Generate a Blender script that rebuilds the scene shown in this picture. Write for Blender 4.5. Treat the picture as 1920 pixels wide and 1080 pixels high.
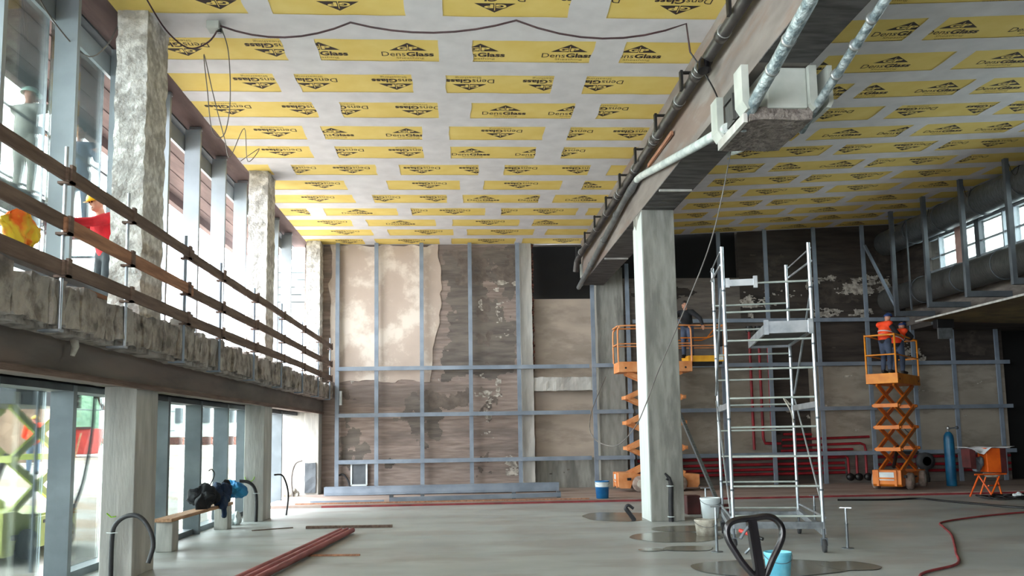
import bpy, bmesh, math, random
from mathutils import Vector, Matrix, noise
random.seed(7)
S = bpy.context.scene
for o in list(bpy.data.objects): bpy.data.objects.remove(o)
COL = S.collection
PI = math.pi

# ------------------------------------------------------------------ camera, sky, exposure
cam = bpy.data.cameras.new('camera'); cam.sensor_width = 36.0; cam.sensor_fit = 'HORIZONTAL'
cam.lens = 36.0 * 1600.0 / 1920.0; cam.shift_y = 99.03 / 1920.0; cam.clip_end = 500
co = bpy.data.objects.new('camera', cam); COL.objects.link(co)
M3 = Matrix(((0.99831065, 0.00997446, -0.05723953), (-0.05583317, -0.1079278, -0.99258967), (-0.01607828, 0.9941087, -0.10718856)))
co.matrix_world = Matrix.Translation((0, 0, 1.8)) @ M3.to_4x4()
S.camera = co
W = bpy.data.worlds.new('overcast_sky'); S.world = W; W.use_nodes = True
wn = W.node_tree; bg = wn.nodes['Background']
bg.inputs['Color'].default_value = (0.92, 0.97, 1.0, 1); bg.inputs['Strength'].default_value = 17.0
S.view_settings.view_transform = 'Standard'; S.view_settings.look = 'None'
S.view_settings.gamma = 1.0; S.view_settings.exposure = 0.15; S.view_settings.use_curve_mapping = False
S.cycles.max_bounces = 10; S.cycles.diffuse_bounces = 6; S.cycles.transparent_max_bounces = 12
S.cycles.use_denoising = True; S.cycles.caustics_reflective = False; S.cycles.caustics_refractive = False
S.cycles.sample_clamp_indirect = 8.0


def portal(name, loc, rot, sx, sy):        # sampling portals in the openings (they emit nothing themselves)
    l = bpy.data.lights.new(name, 'AREA'); l.shape = 'RECTANGLE'; l.size = sx; l.size_y = sy
    l.cycles.is_portal = True
    o = bpy.data.objects.new(name, l); o.location = loc; o.rotation_euler = rot; COL.objects.link(o)


portal('daylight_upper_front', (-5.6, 9.0, 5.5), (0, -PI / 2, 0), 4.1, 34)
portal('daylight_lower_front', (-5.6, 9.0, 1.25), (0, -PI / 2, 0), 2.6, 34)
portal('daylight_clerestory', (14.6, 18.0, 6.9), (0, PI / 2, 0), 1.1, 14)

portal('added_gable_gap', (-3.9, -8.1, 3.5), (PI / 2, 0, 0), 3.0, 7)  # unseen opening behind the camera, added to light the column fronts

# ------------------------------------------------------------------ materials
MATS = {}


def lin(c):
    return tuple((x / 12.92 if x <= 0.04045 else ((x + 0.055) / 1.055) ** 2.4) for x in (v / 255.0 for v in c)) + (1,)


def mat(name, c1, c2=None, rough=0.7, metal=0.0, scale=3.0, stretch=(1, 1, 1), bump=0.0, bscale=None, contrast=0.5, c3=None,
        c3scale=0.7, c3amt=0.5, spec=0.5):
    m = bpy.data.materials.new(name); m.use_nodes = True; nt = m.node_tree; N = nt.nodes; L = nt.links
    b = N['Principled BSDF']; b.inputs['Roughness'].default_value = rough; b.inputs['Metallic'].default_value = metal
    b.inputs['Specular IOR Level'].default_value = spec
    c1 = lin(c1)
    c2 = lin(c2) if c2 else tuple(x * 0.75 for x in c1[:3]) + (1,)
    tc = N.new('ShaderNodeTexCoord'); mp = N.new('ShaderNodeMapping'); mp.inputs['Scale'].default_value = stretch
    L.new(tc.outputs['Object'], mp.inputs['Vector'])
    n1 = N.new('ShaderNodeTexNoise'); n1.inputs['Scale'].default_value = scale; n1.inputs['Detail'].default_value = 6
    L.new(mp.outputs[0], n1.inputs['Vector'])
    r = N.new('ShaderNodeValToRGB'); r.color_ramp.elements[0].position = 0.5 - contrast * 0.5 * 0.5
    r.color_ramp.elements[1].position = 0.5 + contrast * 0.5 * 0.5
    r.color_ramp.elements[0].color = c2; r.color_ramp.elements[1].color = c1
    L.new(n1.outputs['Fac'], r.inputs['Fac']); out = r.outputs['Color']
    if c3:
        n2 = N.new('ShaderNodeTexNoise'); n2.inputs['Scale'].default_value = c3scale; n2.inputs['Detail'].default_value = 9; n2.inputs['Roughness'].default_value = .62
        L.new(mp.outputs[0], n2.inputs['Vector'])
        r2 = N.new('ShaderNodeValToRGB'); r2.color_ramp.elements[0].position = 0.49; r2.color_ramp.elements[1].position = 0.58
        r2.color_ramp.elements[0].color = (0, 0, 0, 1); r2.color_ramp.elements[1].color = (c3amt,) * 3 + (1,)
        L.new(n2.outputs['Fac'], r2.inputs['Fac'])
        mx = N.new('ShaderNodeMix'); mx.data_type = 'RGBA'; mx.inputs[7].default_value = lin(c3)
        L.new(r2.outputs['Color'], mx.inputs[0]); L.new(out, mx.inputs[6]); out = mx.outputs[2]
    L.new(out, b.inputs['Base Color'])
    if bump:
        bn = N.new('ShaderNodeTexNoise'); bn.inputs['Scale'].default_value = bscale or scale * 4; bn.inputs['Detail'].default_value = 8
        L.new(mp.outputs[0], bn.inputs['Vector'])
        bp = N.new('ShaderNodeBump'); bp.inputs['Strength'].default_value = bump; bp.inputs['Distance'].default_value = 0.03
        L.new(bn.outputs['Fac'], bp.inputs['Height']); L.new(bp.outputs[0], b.inputs['Normal'])
    MATS[name] = m
    return m


conc = mat('smooth_concrete', (158, 158, 152), (118, 119, 114), 0.85, scale=2.2, stretch=(3, 3, .6), bump=.15, c3=(92, 92, 88), c3amt=.5, c3scale=.8, contrast=.9)
conc_l = mat('pale_concrete', (196, 195, 190), (164, 164, 160), 0.85, scale=2.5, stretch=(3, 3, .5), bump=.2, c3=(128, 124, 118), c3amt=.4, contrast=.9)
conc_rough = mat('hacked_concrete', (242, 242, 240), (204, 203, 200), 0.95, scale=9, bump=.9, bscale=26, contrast=.4, c3=(150, 148, 146), c3scale=3.5, c3amt=.6)
conc_dark = mat('dark_beam_concrete', (122, 113, 106), (90, 82, 77), 0.9, scale=1.6, stretch=(1, .35, 1.5), bump=.25, c3=(128, 110, 102), c3amt=.5, contrast=.8)
conc_edge = mat('broken_slab_concrete', (168, 159, 152), (112, 105, 100), 0.95, scale=6, bump=1.0, bscale=18, c3=(186, 180, 174), c3scale=2.2, c3amt=.6)
conc_beam = mat('stained_beam_concrete', (140, 134, 129), (106, 98, 94), 0.9, scale=1.3, stretch=(1, .5, 2.2), bump=.2, c3=(120, 98, 86), c3scale=.8, c3amt=.6, contrast=.8)
dark_render2 = mat('dark_brown_render', (78, 70, 64), (58, 52, 47), 0.95, scale=4, bump=.4)  # brown mottling laid over the dark concrete
dark_render = mat('dark_weathered_render', (116, 106, 99), (92, 84, 78), 0.95, scale=5, bump=.5, contrast=.7)
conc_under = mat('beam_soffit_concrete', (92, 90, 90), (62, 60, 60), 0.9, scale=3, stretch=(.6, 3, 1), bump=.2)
board_conc = mat('board_marked_concrete', (160, 146, 138), (122, 108, 101), 0.92, scale=3.4, stretch=(.4, 1, 3.6), bump=.6, bscale=9, contrast=.8, c3=(100, 92, 88), c3scale=.5, c3amt=.6)
dark_conc = mat('dark_board_concrete', (70, 63, 58), (42, 38, 35), 0.95, scale=1.8, stretch=(.5, 1, 4), bump=.4, bscale=9, contrast=.8, c3=(74, 66, 60), c3amt=.5)
lit_side_pale = mat('pale_lit_side_layer', (206, 213, 212), (184, 192, 190), .85, scale=2, stretch=(3, 3, .5), contrast=.9)  # pale colour carrying the light on the column's window side
plaster_dim = mat('dimmed_grey_render', (170, 162, 149), (140, 133, 122), 0.92, scale=1.0, stretch=(.7, 1, 2), bump=.15, c3=(88, 82, 76), c3scale=.8, c3amt=.4, contrast=.9)  # shaded copy of the grey plaster, dim light put into the colour
grey_conc = mat('grey_board_concrete', (116, 109, 103), (86, 80, 76), 0.95, scale=3, stretch=(.5, 1, 3.2), bump=.4, bscale=9, contrast=.8, c3=(124, 116, 108), c3amt=.5)
plaster = mat('beige_plaster', (196, 182, 170), (176, 161, 150), 0.9, scale=.9, bump=.1, c3=(228, 220, 210), c3scale=.9, c3amt=.6, contrast=.9)
plaster_d = mat('grey_plaster', (184, 171, 158), (156, 144, 133), 0.92, scale=1.0, stretch=(.7, 1, 2), bump=.15, c3=(120, 110, 100), c3scale=.8, c3amt=.4, contrast=.9)
white_scar = mat('lime_scar', (196, 190, 180), (130, 124, 116), 0.95, scale=8, bump=.6)
black_void = mat('painted_void_dark', (9, 9, 10), (4, 4, 5), 0.9)  # near-black colour painted in for the darkness inside deep openings
brick_red = mat('torn_brick', (120, 74, 62), (54, 34, 30), 0.95, scale=9, bump=.9, contrast=.3)
soffit_b = mat('formwork_soffit', (126, 105, 102), (98, 80, 78), 0.9, scale=1.2, stretch=(2, .4, 1), bump=.3, c3=(80, 66, 64), c3amt=.5)
wood = mat('weathered_plank', (122, 102, 92), (84, 66, 58), 0.85, scale=3, stretch=(6, .5, 6), bump=.3, contrast=.8)
wood_o = mat('orange_plank', (176, 128, 100), (138, 96, 74), 0.8, scale=3, stretch=(6, .5, 6), bump=.2)
wood_bench = mat('bench_board', (190, 150, 118), (150, 112, 84), 0.75, scale=4, stretch=(6, .5, 6))
steel_blue = mat('grey_primed_steel', (134, 146, 160), (114, 126, 140), 0.55, metal=.1, scale=2)
steel_dark = mat('dark_primed_steel', (92, 98, 104), (74, 80, 86), 0.6, metal=.1, scale=2)
mull = mat('mullion_steel', (166, 176, 184), (148, 158, 166), 0.45, metal=.15, scale=1.5)
mull_in = mat('grey_profile', (112, 121, 127), (94, 103, 109), 0.5, metal=.1, scale=2)
rung_m = mat('dull_aluminium', (176, 184, 180), (150, 160, 156), 0.45, metal=.25, scale=4)
alu = mat('aluminium_tube', (186, 192, 198), (150, 158, 166), 0.32, metal=.75, scale=4)
galv = mat('galvanised_sheet', (128, 134, 138), (98, 104, 108), 0.38, metal=.65, scale=7, stretch=(1, 6, 1), contrast=.6)
galv_dull = mat('dull_spiral_duct', (88, 88, 86), (66, 67, 66), 0.5, metal=.4, scale=7, stretch=(1, 8, 1))
foil = mat('foil_lagging', (190, 202, 206), (120, 136, 142), 0.35, metal=.45, scale=9, bump=.8, bscale=26, contrast=.4)
foil_white = mat('white_lagging', (206, 214, 212), (172, 184, 184), 0.5, scale=6, bump=.4, bscale=24)
casing = mat('grey_plastic_casing', (186, 190, 184), (160, 166, 160), 0.55, scale=2)
foam = mat('rough_foam', (132, 124, 118), (92, 84, 80), 0.95, scale=14, bump=1.0, bscale=30, contrast=.5)
pipe_blk = mat('dark_waste_pipe', (64, 60, 58), (44, 42, 42), 0.38, scale=3)
pipe_gry = mat('grey_waste_pipe', (104, 108, 108), (80, 82, 84), 0.4, scale=3)
ring = mat('steel_ring', (200, 204, 204), (170, 174, 174), 0.3, metal=.7)
black = mat('black_plastic', (22, 22, 24), (14, 14, 16), 0.45)
black_m = mat('black_enamel', (22, 20, 24), (12, 11, 14), 0.25, scale=5)
rubber = mat('grey_rubber', (60, 60, 62), (38, 38, 40), 0.8)
tyre_g = mat('dusty_tyre', (168, 150, 140), (128, 114, 106), 0.9, scale=8)
orange = mat('orange_paint', (222, 128, 34), (196, 104, 24), 0.45, scale=3, contrast=.7)
orange_d = mat('dusty_orange_paint', (226, 160, 108), (206, 128, 70), 0.6, scale=4, contrast=.7)
orange_y = mat('yellow_orange_paint', (232, 150, 44), (214, 128, 34), 0.5, scale=3)
yellow_p = mat('yellow_paint', (236, 176, 48), (214, 150, 36), 0.5)
lime = mat('lime_paint', (206, 214, 120), (186, 196, 100), 0.5)
red_pipe = mat('red_primed_pipe', (150, 28, 40), (112, 18, 30), 0.5, scale=3)
red_pole = mat('dusty_red_pipe', (166, 96, 98), (138, 76, 78), 0.55, scale=3, stretch=(4, .6, 4))
red_box = mat('red_sheet', (208, 62, 52), (176, 46, 40), 0.5)
red_dk = mat('maroon_plastic', (84, 34, 34), (60, 24, 24), 0.6)
orange_box = mat('orange_cabinet', (232, 104, 26), (206, 80, 20), 0.45)
blue_b = mat('blue_drum', (30, 118, 176), (20, 92, 150), 0.35, scale=4)
cyan_b = mat('cyan_pail', (120, 196, 216), (84, 164, 190), 0.4, scale=6)
blue_cyl = mat('blue_cylinder', (24, 104, 142), (16, 80, 116), 0.4, scale=3)
white_p = mat('white_plastic', (214, 222, 224), (188, 198, 202), 0.4, scale=3)
dirty_w = mat('dirty_white_plastic', (190, 186, 174), (140, 132, 120), 0.6, scale=8, contrast=.5)
paper = mat('paper', (226, 228, 232), (206, 210, 216), 0.8)
cloth_blk = mat('black_cloth', (20, 22, 28), (10, 12, 18), 0.9, bump=.4)
cloth_navy = mat('navy_cloth', (24, 50, 84), (14, 32, 58), 0.85, bump=.4)
cloth_blue = mat('bright_blue_cloth', (30, 136, 186), (18, 96, 150), 0.6, scale=5, bump=.5)
cloth_red = mat('red_jacket_cloth', (206, 22, 38), (170, 12, 28), 0.8, scale=4, bump=.3)
cloth_dk = mat('dark_jacket_cloth', (34, 36, 42), (22, 24, 28), 0.85, bump=.3)
cloth_jean = mat('worn_jeans_cloth', (70, 82, 104), (48, 58, 78), 0.85, bump=.3)
cloth_trous = mat('dark_grey_trouser_cloth', (52, 58, 64), (34, 38, 44), 0.85, bump=.3)
cloth_pale = mat('pale_work_cloth', (176, 178, 168), (140, 142, 134), 0.85, bump=.3)
cloth_blgr = mat('blue_grey_work_cloth', (112, 130, 152), (84, 100, 122), 0.85, bump=.3)
hiviz = mat('hi_vis_orange', (255, 84, 30), (236, 60, 20), 0.7)
hiviz_y = mat('hi_vis_yellow', (214, 220, 60), (190, 196, 40), 0.7)
hiviz_mix = mat('hi_vis_yellow_and_orange', (240, 214, 60), (250, 120, 40), .7, scale=3, contrast=.3)
reflect = mat('reflective_tape', (214, 216, 216), (190, 192, 192), 0.3, metal=.2)
skin = mat('skin', (196, 146, 122), (178, 126, 104), 0.55)
helmet_y = mat('yellow_helmet', (236, 186, 24), None, 0.3); helmet_b = mat('blue_helmet', (34, 66, 128), None, 0.3)
helmet_m = mat('mint_helmet', (196, 236, 224), None, 0.3); hair = mat('dark_hair', (40, 32, 28), None, 0.8)
boot = mat('boot_leather', (30, 26, 24), None, 0.7)
yellow_board = mat('yellow_glass_mat_board', (236, 212, 126), (227, 199, 104), 0.85, scale=2.2, contrast=.9, bump=.08, bscale=60)
tape_m = mat('joint_compound', (222, 221, 224), (206, 205, 208), 0.85, scale=3, contrast=.9)
print_m = mat('brown_print', (58, 42, 34), (46, 32, 28), 0.85)
print_l = mat('faint_brown_print', (150, 124, 52), (134, 108, 46), 0.85)
dark_board = mat('soffit_board', (120, 106, 70), (96, 84, 58), 0.9, scale=2, c3=(86, 70, 50), c3amt=.6)
cable_br = mat('brown_cable', (70, 46, 50), (54, 34, 38), 0.6)
cable_gy = mat('grey_cable', (120, 116, 112), (92, 88, 86), 0.6)
hose_red = mat('red_hose', (150, 60, 64), (118, 42, 46), 0.6)
jack = mat('black_corrugated_conduit', (42, 42, 46), (26, 26, 30), 0.6)
spray = mat('green_spray_mark', (150, 210, 40), None, 0.8)
grass_m = mat('bank_foliage', (120, 150, 122), (88, 120, 96), 0.95, scale=1.2, bump=.6, contrast=.6)
earth = mat('site_ground', (190, 188, 182), (160, 156, 150), 0.95, scale=.5, c3=(150, 122, 96), c3scale=.35, c3amt=.7, bump=.3)
soil = mat('bare_soil', (150, 124, 104), (118, 96, 80), 0.95, scale=1.0, bump=.5)
far_wall = mat('pale_render_wall', (206, 210, 208), (190, 196, 194), 0.9)
far_teal = mat('teal_cladding', (120, 136, 136), (98, 112, 114), 0.6, scale=1, stretch=(1, 1, 4))
window_pink = mat('pink_pier', (206, 172, 164), (186, 150, 142), 0.9)


def floor_mat(name, wet, base1, base2, dark):
    m = mat(name, base1, base2, 0.6, scale=.9, stretch=(.55, 1.4, 1), contrast=1.0, c3=dark, c3scale=.7, c3amt=.55, bump=.05, bscale=20)
    nt = m.node_tree; N = nt.nodes; L = nt.links; b = N['Principled BSDF']
    n = N.new('ShaderNodeTexNoise'); n.inputs['Scale'].default_value = .6; n.inputs['Detail'].default_value = 5
    tc = [x for x in N if x.type == 'TEX_COORD'][0]; L.new(tc.outputs['Object'], n.inputs['Vector'])
    mr = N.new('ShaderNodeMapRange'); mr.inputs[1].default_value = .35; mr.inputs[2].default_value = .65
    mr.inputs[3].default_value = wet; mr.inputs[4].default_value = .62; L.new(n.outputs['Fac'], mr.inputs[0]); L.new(mr.outputs[0], b.inputs['Roughness'])
    return m


floor_m = floor_mat('power_floated_screed', .34, (164, 168, 166), (146, 150, 149), (138, 131, 127))
strip_m = floor_mat('dusty_raised_screed', .6, (168, 152, 142), (146, 132, 124), (120, 100, 92))


def glass_mat(name, tint, refl=1.0, base=.04):
    m = bpy.data.materials.new(name); m.use_nodes = True; nt = m.node_tree; N = nt.nodes; L = nt.links
    for n in list(N): N.remove(n)
    o = N.new('ShaderNodeOutputMaterial'); t = N.new('ShaderNodeBsdfTransparent'); t.inputs[0].default_value = tint
    g = N.new('ShaderNodeBsdfGlossy'); g.inputs['Roughness'].default_value = .01
    f = N.new('ShaderNodeFresnel'); f.inputs['IOR'].default_value = 1.52
    ma = N.new('ShaderNodeMath'); ma.operation = 'MULTIPLY'; ma.inputs[1].default_value = refl; ma.use_clamp = True
    mx = N.new('ShaderNodeMixShader'); L.new(f.outputs[0], ma.inputs[0]); L.new(ma.outputs[0], mx.inputs[0])
    L.new(t.outputs[0], mx.inputs[1]); L.new(g.outputs[0], mx.inputs[2]); L.new(mx.outputs[0], o.inputs[0])
    return m


glass = glass_mat('clear_float_glass', (.92, .98, .96, 1), .85)


# ------------------------------------------------------------------ mesh helpers
class MB:
    def __init__(s): s.v = []; s.f = []; s.m = []; s.sm = []

    def add(s, vs, fs, mi=0, smooth=False):
        b = len(s.v); s.v += [tuple(v) for v in vs]
        for f in fs: s.f.append(tuple(b + i for i in f)); s.m.append(mi); s.sm.append(smooth)

    def box(s, x0, y0, z0, x1, y1, z1, mi=0):
        s.add([(x0, y0, z0), (x1, y0, z0), (x1, y1, z0), (x0, y1, z0), (x0, y0, z1), (x1, y0, z1), (x1, y1, z1), (x0, y1, z1)],
              [(0, 3, 2, 1), (4, 5, 6, 7), (0, 1, 5, 4), (1, 2, 6, 5), (2, 3, 7, 6), (3, 0, 4, 7)], mi)
        return s

    def bar(s, p0, p1, w, h, up=(0, 0, 1), mi=0):          # rectangular bar between two points; w sideways, h along up
        p0 = Vector(p0); p1 = Vector(p1); d = (p1 - p0).normalized(); up = Vector(up)
        if abs(d.dot(up)) > .98: up = Vector((0, 1, 0))
        sx = d.cross(up).normalized() * w * .5; sz = sx.cross(d).normalized() * h * .5
        vs = [p + a * sx + b * sz for p in (p0, p1) for a, b in ((-1, -1), (1, -1), (1, 1), (-1, 1))]
        s.add(vs, [(0, 1, 2, 3), (7, 6, 5, 4), (0, 4, 5, 1), (1, 5, 6, 2), (2, 6, 7, 3), (3, 7, 4, 0)], mi)
        return s

    def prism(s, poly, axis, a0, a1, mi=0):                # polygon in the two other axes, extruded along axis
        n = len(poly)

        def P(p, a): return {'x': (a, p[0], p[1]), 'y': (p[0], a, p[1]), 'z': (p[0], p[1], a)}[axis]
        vs = [P(p, a0) for p in poly] + [P(p, a1) for p in poly]
        s.add(vs, [tuple(range(n)), tuple(range(2 * n - 1, n - 1, -1))] + [(i, i + n, (i + 1) % n + n, (i + 1) % n) for i in range(n)], mi)
        return s

    def tube(s, pts, r, n=8, mi=0, caps=True, closed=False):
        pts = [Vector(p) for p in pts]; k = len(pts); rs = r if isinstance(r, (list, tuple)) else [r] * k
        ring = []; prev = None
        for i, p in enumerate(pts):
            a = pts[(i - 1) % k] if (i or closed) else p; b = pts[(i + 1) % k] if (i < k - 1 or closed) else p
            d = (b - a).normalized()
            if prev is None:
                u = d.cross(Vector((0, 0, 1)));
                if u.length < 1e-3: u = d.cross(Vector((1, 0, 0)))
            else: u = prev - d * prev.dot(d)
            u.normalize(); prev = u; w = d.cross(u)
            ring.append([p + (u * math.cos(2 * PI * j / n) + w * math.sin(2 * PI * j / n)) * rs[i] for j in range(n)])
        vs = [v for rg in ring for v in rg]; fs = []
        for i in range(k if closed else k - 1):
            i2 = (i + 1) % k
            for j in range(n): fs.append((i * n + j, i * n + (j + 1) % n, i2 * n + (j + 1) % n, i2 * n + j))
        s.add(vs, fs, mi, True)
        if caps and not closed:
            s.add(ring[0], [tuple(range(n - 1, -1, -1))], mi); s.add(ring[-1], [tuple(range(n))], mi)
        return s

    def lathe(s, c, prof, n=20, axis='z', mi=0):            # prof: (radius, height) list about axis through c
        c = Vector(c); vs = []
        for r, h in prof:
            for j in range(n):
                a = 2 * PI * j / n; x, y = r * math.cos(a), r * math.sin(a)
                vs.append(c + Vector({'z': (x, y, h), 'x': (h, x, y), 'y': (x, h, y)}[axis]))
        k = len(prof); fs = [(i * n + j, i * n + (j + 1) % n, (i + 1) * n + (j + 1) % n, (i + 1) * n + j) for i in range(k - 1) for j in range(n)]
        s.add(vs, fs, mi, True)
        for i, sg in ((0, -1), (k - 1, 1)):
            if prof[i][0] > 1e-4: s.add(vs[i * n:(i + 1) * n], [tuple(range(n))[::sg]], mi)
        return s

    def ball(s, c, r, n=10, mi=0):
        rx, ry, rz = r if isinstance(r, (list, tuple)) else (r, r, r); vs = []; fs = []; c = Vector(c)
        for i in range(n + 1):
            t = PI * i / n
            for j in range(2 * n): a = PI * j / n; vs.append(c + Vector((rx * math.sin(t) * math.cos(a), ry * math.sin(t) * math.sin(a), rz * math.cos(t))))
        for i in range(n):
            for j in range(2 * n): fs.append((i * 2 * n + j, (i + 1) * 2 * n + j, (i + 1) * 2 * n + (j + 1) % (2 * n), i * 2 * n + (j + 1) % (2 * n)))
        s.add(vs, fs, mi, True); return s

    def rough(s, x0, y0, z0, x1, y1, z1, step=.12, amp=.02, freq=4.0, mi=0, seed=0):   # box with a hacked, bumpy skin
        nx, ny, nz = (max(1, int(round(abs(b - a) / step))) for a, b in ((x0, x1), (y0, y1), (z0, z1)))

        def P(i, j, k):
            p = Vector((x0 + (x1 - x0) * i / nx, y0 + (y1 - y0) * j / ny, z0 + (z1 - z0) * k / nz))
            q = p * freq + Vector((seed, 0, 0)); d = noise.noise_vector(q) + .5 * noise.noise_vector(q * 2.3)
            return p + d * amp
        idx = {}; vs = []; fs = []

        def V(i, j, k):
            if (i, j, k) not in idx: idx[(i, j, k)] = len(vs); vs.append(P(i, j, k))
            return idx[(i, j, k)]
        for i in range(nx):
            for j in range(ny):
                fs.append((V(i, j, 0), V(i, j + 1, 0), V(i + 1, j + 1, 0), V(i + 1, j, 0))); fs.append((V(i, j, nz), V(i + 1, j, nz), V(i + 1, j + 1, nz), V(i, j + 1, nz)))
        for i in range(nx):
            for k in range(nz):
                fs.append((V(i, 0, k), V(i + 1, 0, k), V(i + 1, 0, k + 1), V(i, 0, k + 1))); fs.append((V(i, ny, k), V(i, ny, k + 1), V(i + 1, ny, k + 1), V(i + 1, ny, k)))
        for j in range(ny):
            for k in range(nz):
                fs.append((V(0, j, k), V(0, j, k + 1), V(0, j + 1, k + 1), V(0, j + 1, k))); fs.append((V(nx, j, k), V(nx, j + 1, k), V(nx, j + 1, k + 1), V(nx, j, k + 1)))
        s.add(vs, fs, mi); return s


def spline(pts, sub=6):
    pts = [Vector(p) for p in pts]; out = []; n = len(pts)
    for i in range(n - 1):
        p0 = pts[max(i - 1, 0)]; p1 = pts[i]; p2 = pts[i + 1]; p3 = pts[min(i + 2, n - 1)]
        for k in range(sub):
            t = k / sub
            out.append(.5 * ((2 * p1) + (p2 - p0) * t + (2 * p0 - 5 * p1 + 4 * p2 - p3) * t * t + (3 * p1 - p0 - 3 * p2 + p3) * t ** 3))
    out.append(pts[-1]); return out


def sag(a, b, drop, n=8):
    a = Vector(a); b = Vector(b)
    return [a.lerp(b, i / n) - Vector((0, 0, drop * 4 * (i / n) * (1 - i / n))) for i in range(n + 1)]


def origin_of(o):
    v = Vector((0, 0, 0))
    while o: v += Vector(o.location); o = o.parent
    return v


def obj(name, mb, m, parent=None, loc=None, bevel=0.0, label=None):
    off = origin_of(parent) if parent else Vector((0, 0, 0))
    if loc is not None: off = off + Vector(loc) if parent else Vector(loc)
    me = bpy.data.meshes.new(name)
    me.from_pydata([tuple(Vector(v) - off) for v in mb.v], [], mb.f)
    for x in (m if isinstance(m, (list, tuple)) else [m]): me.materials.append(x)
    me.polygons.foreach_set('material_index', mb.m); me.polygons.foreach_set('use_smooth', mb.sm); me.update()
    o = bpy.data.objects.new(name, me); COL.objects.link(o)
    if parent: o.parent = parent
    if loc is not None: o.location = loc
    if bevel:
        b = o.modifiers.new('soft_edges', 'BEVEL'); b.width = bevel; b.segments = 2; b.limit_method = 'ANGLE'
    if label: o['label'] = label
    return o


def tag(o, label, cat, group=None, kind=None):
    if label: o['label'] = label
    if cat: o['category'] = cat
    if group: o['group'] = group
    if kind: o['kind'] = kind
    return o


def thing(name, label, cat, loc=(0, 0, 0), group=None):
    o = bpy.data.objects.new(name, None); COL.objects.link(o); o.location = loc; o.empty_display_size = .1
    return tag(o, label, cat, group)


def solo(name, mb, m, label, cat, group=None, bevel=0.0):   # a thing that is one mesh, origin at its base
    xs = [v[0] for v in mb.v]; ys = [v[1] for v in mb.v]; zs = [v[2] for v in mb.v]
    return tag(obj(name, mb, m, None, ((min(xs) + max(xs)) / 2, (min(ys) + max(ys)) / 2, min(zs)), bevel), label, cat, group)


def struct(name, mb, m, parent=None):
    o = obj(name, mb, m, parent)
    if not parent: o['kind'] = 'structure'
    return o


# ------------------------------------------------------------------ floor
f = MB(); f.add([(-5.1, -8, 0), (19, -8, 0), (19, 22.05, 0), (-5.1, 22.05, 0)], [(0, 1, 2, 3)])
struct('floor', f, floor_m)
f = MB(); f.box(-5.1, 22.05, -.1, 19, 27.2, .07)
struct('floor', f, strip_m)
f = MB(); f.box(-3.6, 22.0, 0, 18, 22.045, .045)
tr = struct('trim_1', f, hose_red)


def puddle(label, cx, cy, rx, ry, seed):
    mb = MB(); n = 48; h_ = .003 + .0012 * seed; vs = [(cx, cy, h_)]
    for i in range(n):
        a = 2 * PI * i / n; k = 1 + .14 * noise.noise(Vector((math.cos(a) * 1.5 + seed, math.sin(a) * 1.5, 0)))
        vs.append((cx + rx * k * math.cos(a), cy + ry * k * math.sin(a), h_))
    mb.add(vs, [(0, i + 1, (i + 1) % n + 1) for i in range(n)])
    solo('puddle', mb, wet, label, 'puddle', 'damp patches on the screed')


wet = mat('damp_screed', (110, 108, 98), (98, 95, 86), 0.22, scale=2)
puddle('damp patch on the floor left of the concrete column foot, by the black hook', 3.25, 18.2, .8, 1.0, 1)
puddle('large damp patch under the stacked white buckets', 3.55, 14.55, .72, .75, 2)
puddle('thin damp streak behind the stacked buckets at the column foot', 4.1, 15.7, .75, .5, 3)
puddle('small round damp patch left of the long one in front of the buckets', 2.82, 13.05, .2, .16, 4)
puddle('flat oval damp patch just left of the steel prop foot', 3.4, 13.1, .38, .3, 5)
puddle('broad damp patch behind the black pallet truck handle', 3.95, 11.15, 1.05, .72, 6)
puddle('damp patch at the right beyond the pallet truck handle', 5.0, 11.1, .35, .4, 7)


# ------------------------------------------------------------------ ceiling of printed boards with jointed seams
def text_geo(txt, size, offset=0.0, xs=1.0):
    c = bpy.data.curves.new('t', 'FONT'); c.body = txt; c.size = size; c.align_x = 'CENTER'; c.offset = offset; c.resolution_u = 3
    o = bpy.data.objects.new('t', c); COL.objects.link(o); bpy.context.view_layer.update()
    dg = bpy.context.evaluated_depsgraph_get(); me = o.evaluated_get(dg).to_mesh()
    vs = [(v.co.x * xs, v.co.y) for v in me.vertices]; fs = [tuple(p.vertices) for p in me.polygons]
    o.evaluated_get(dg).to_mesh_clear(); bpy.data.objects.remove(o); bpy.data.curves.remove(c)
    return vs, fs


def fit(geo, w, x0, y0, hgt):
    vs, fs = geo; a = min(v[0] for v in vs); b = max(v[0] for v in vs); c = min(v[1] for v in vs); d = max(v[1] for v in vs)
    return [(x0 + (v[0] - a) / (b - a) * w, y0 + (v[1] - c) / (d - c) * hgt) for v in vs], fs


T_dens = fit(text_geo('Dens', .2), .37, -.42, -.2, .15)
T_glass = fit(text_geo('Glass', .2, .007), .43, -.035, -.2, .15)
T_sh = fit(text_geo('Sheathing', .1), .44, -.2, -.315, .085)
T_sub = fit(text_geo('exterior', .1), .36, -.16, -.385, .04)
T_G = fit(text_geo('G', .1, .004), .15, -.165, .025, .11)
T_P = fit(text_geo('P', .1, .004), .13, .02, .025, .11)
LOGO = [(0, 0.002, ([(-.29, 0), (.29, 0), (0, .26)], [(0, 1, 2)])), (0, .002, T_dens), (0, .002, T_glass), (1, .002, T_sh), (1, .002, T_sub),
        (2, .003, T_G), (2, .003, T_P), (2, .003, ([(-.006, -.03), (.006, -.03), (.006, .2), (-.006, .2)], [(0, 1, 2, 3)]))]


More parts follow.
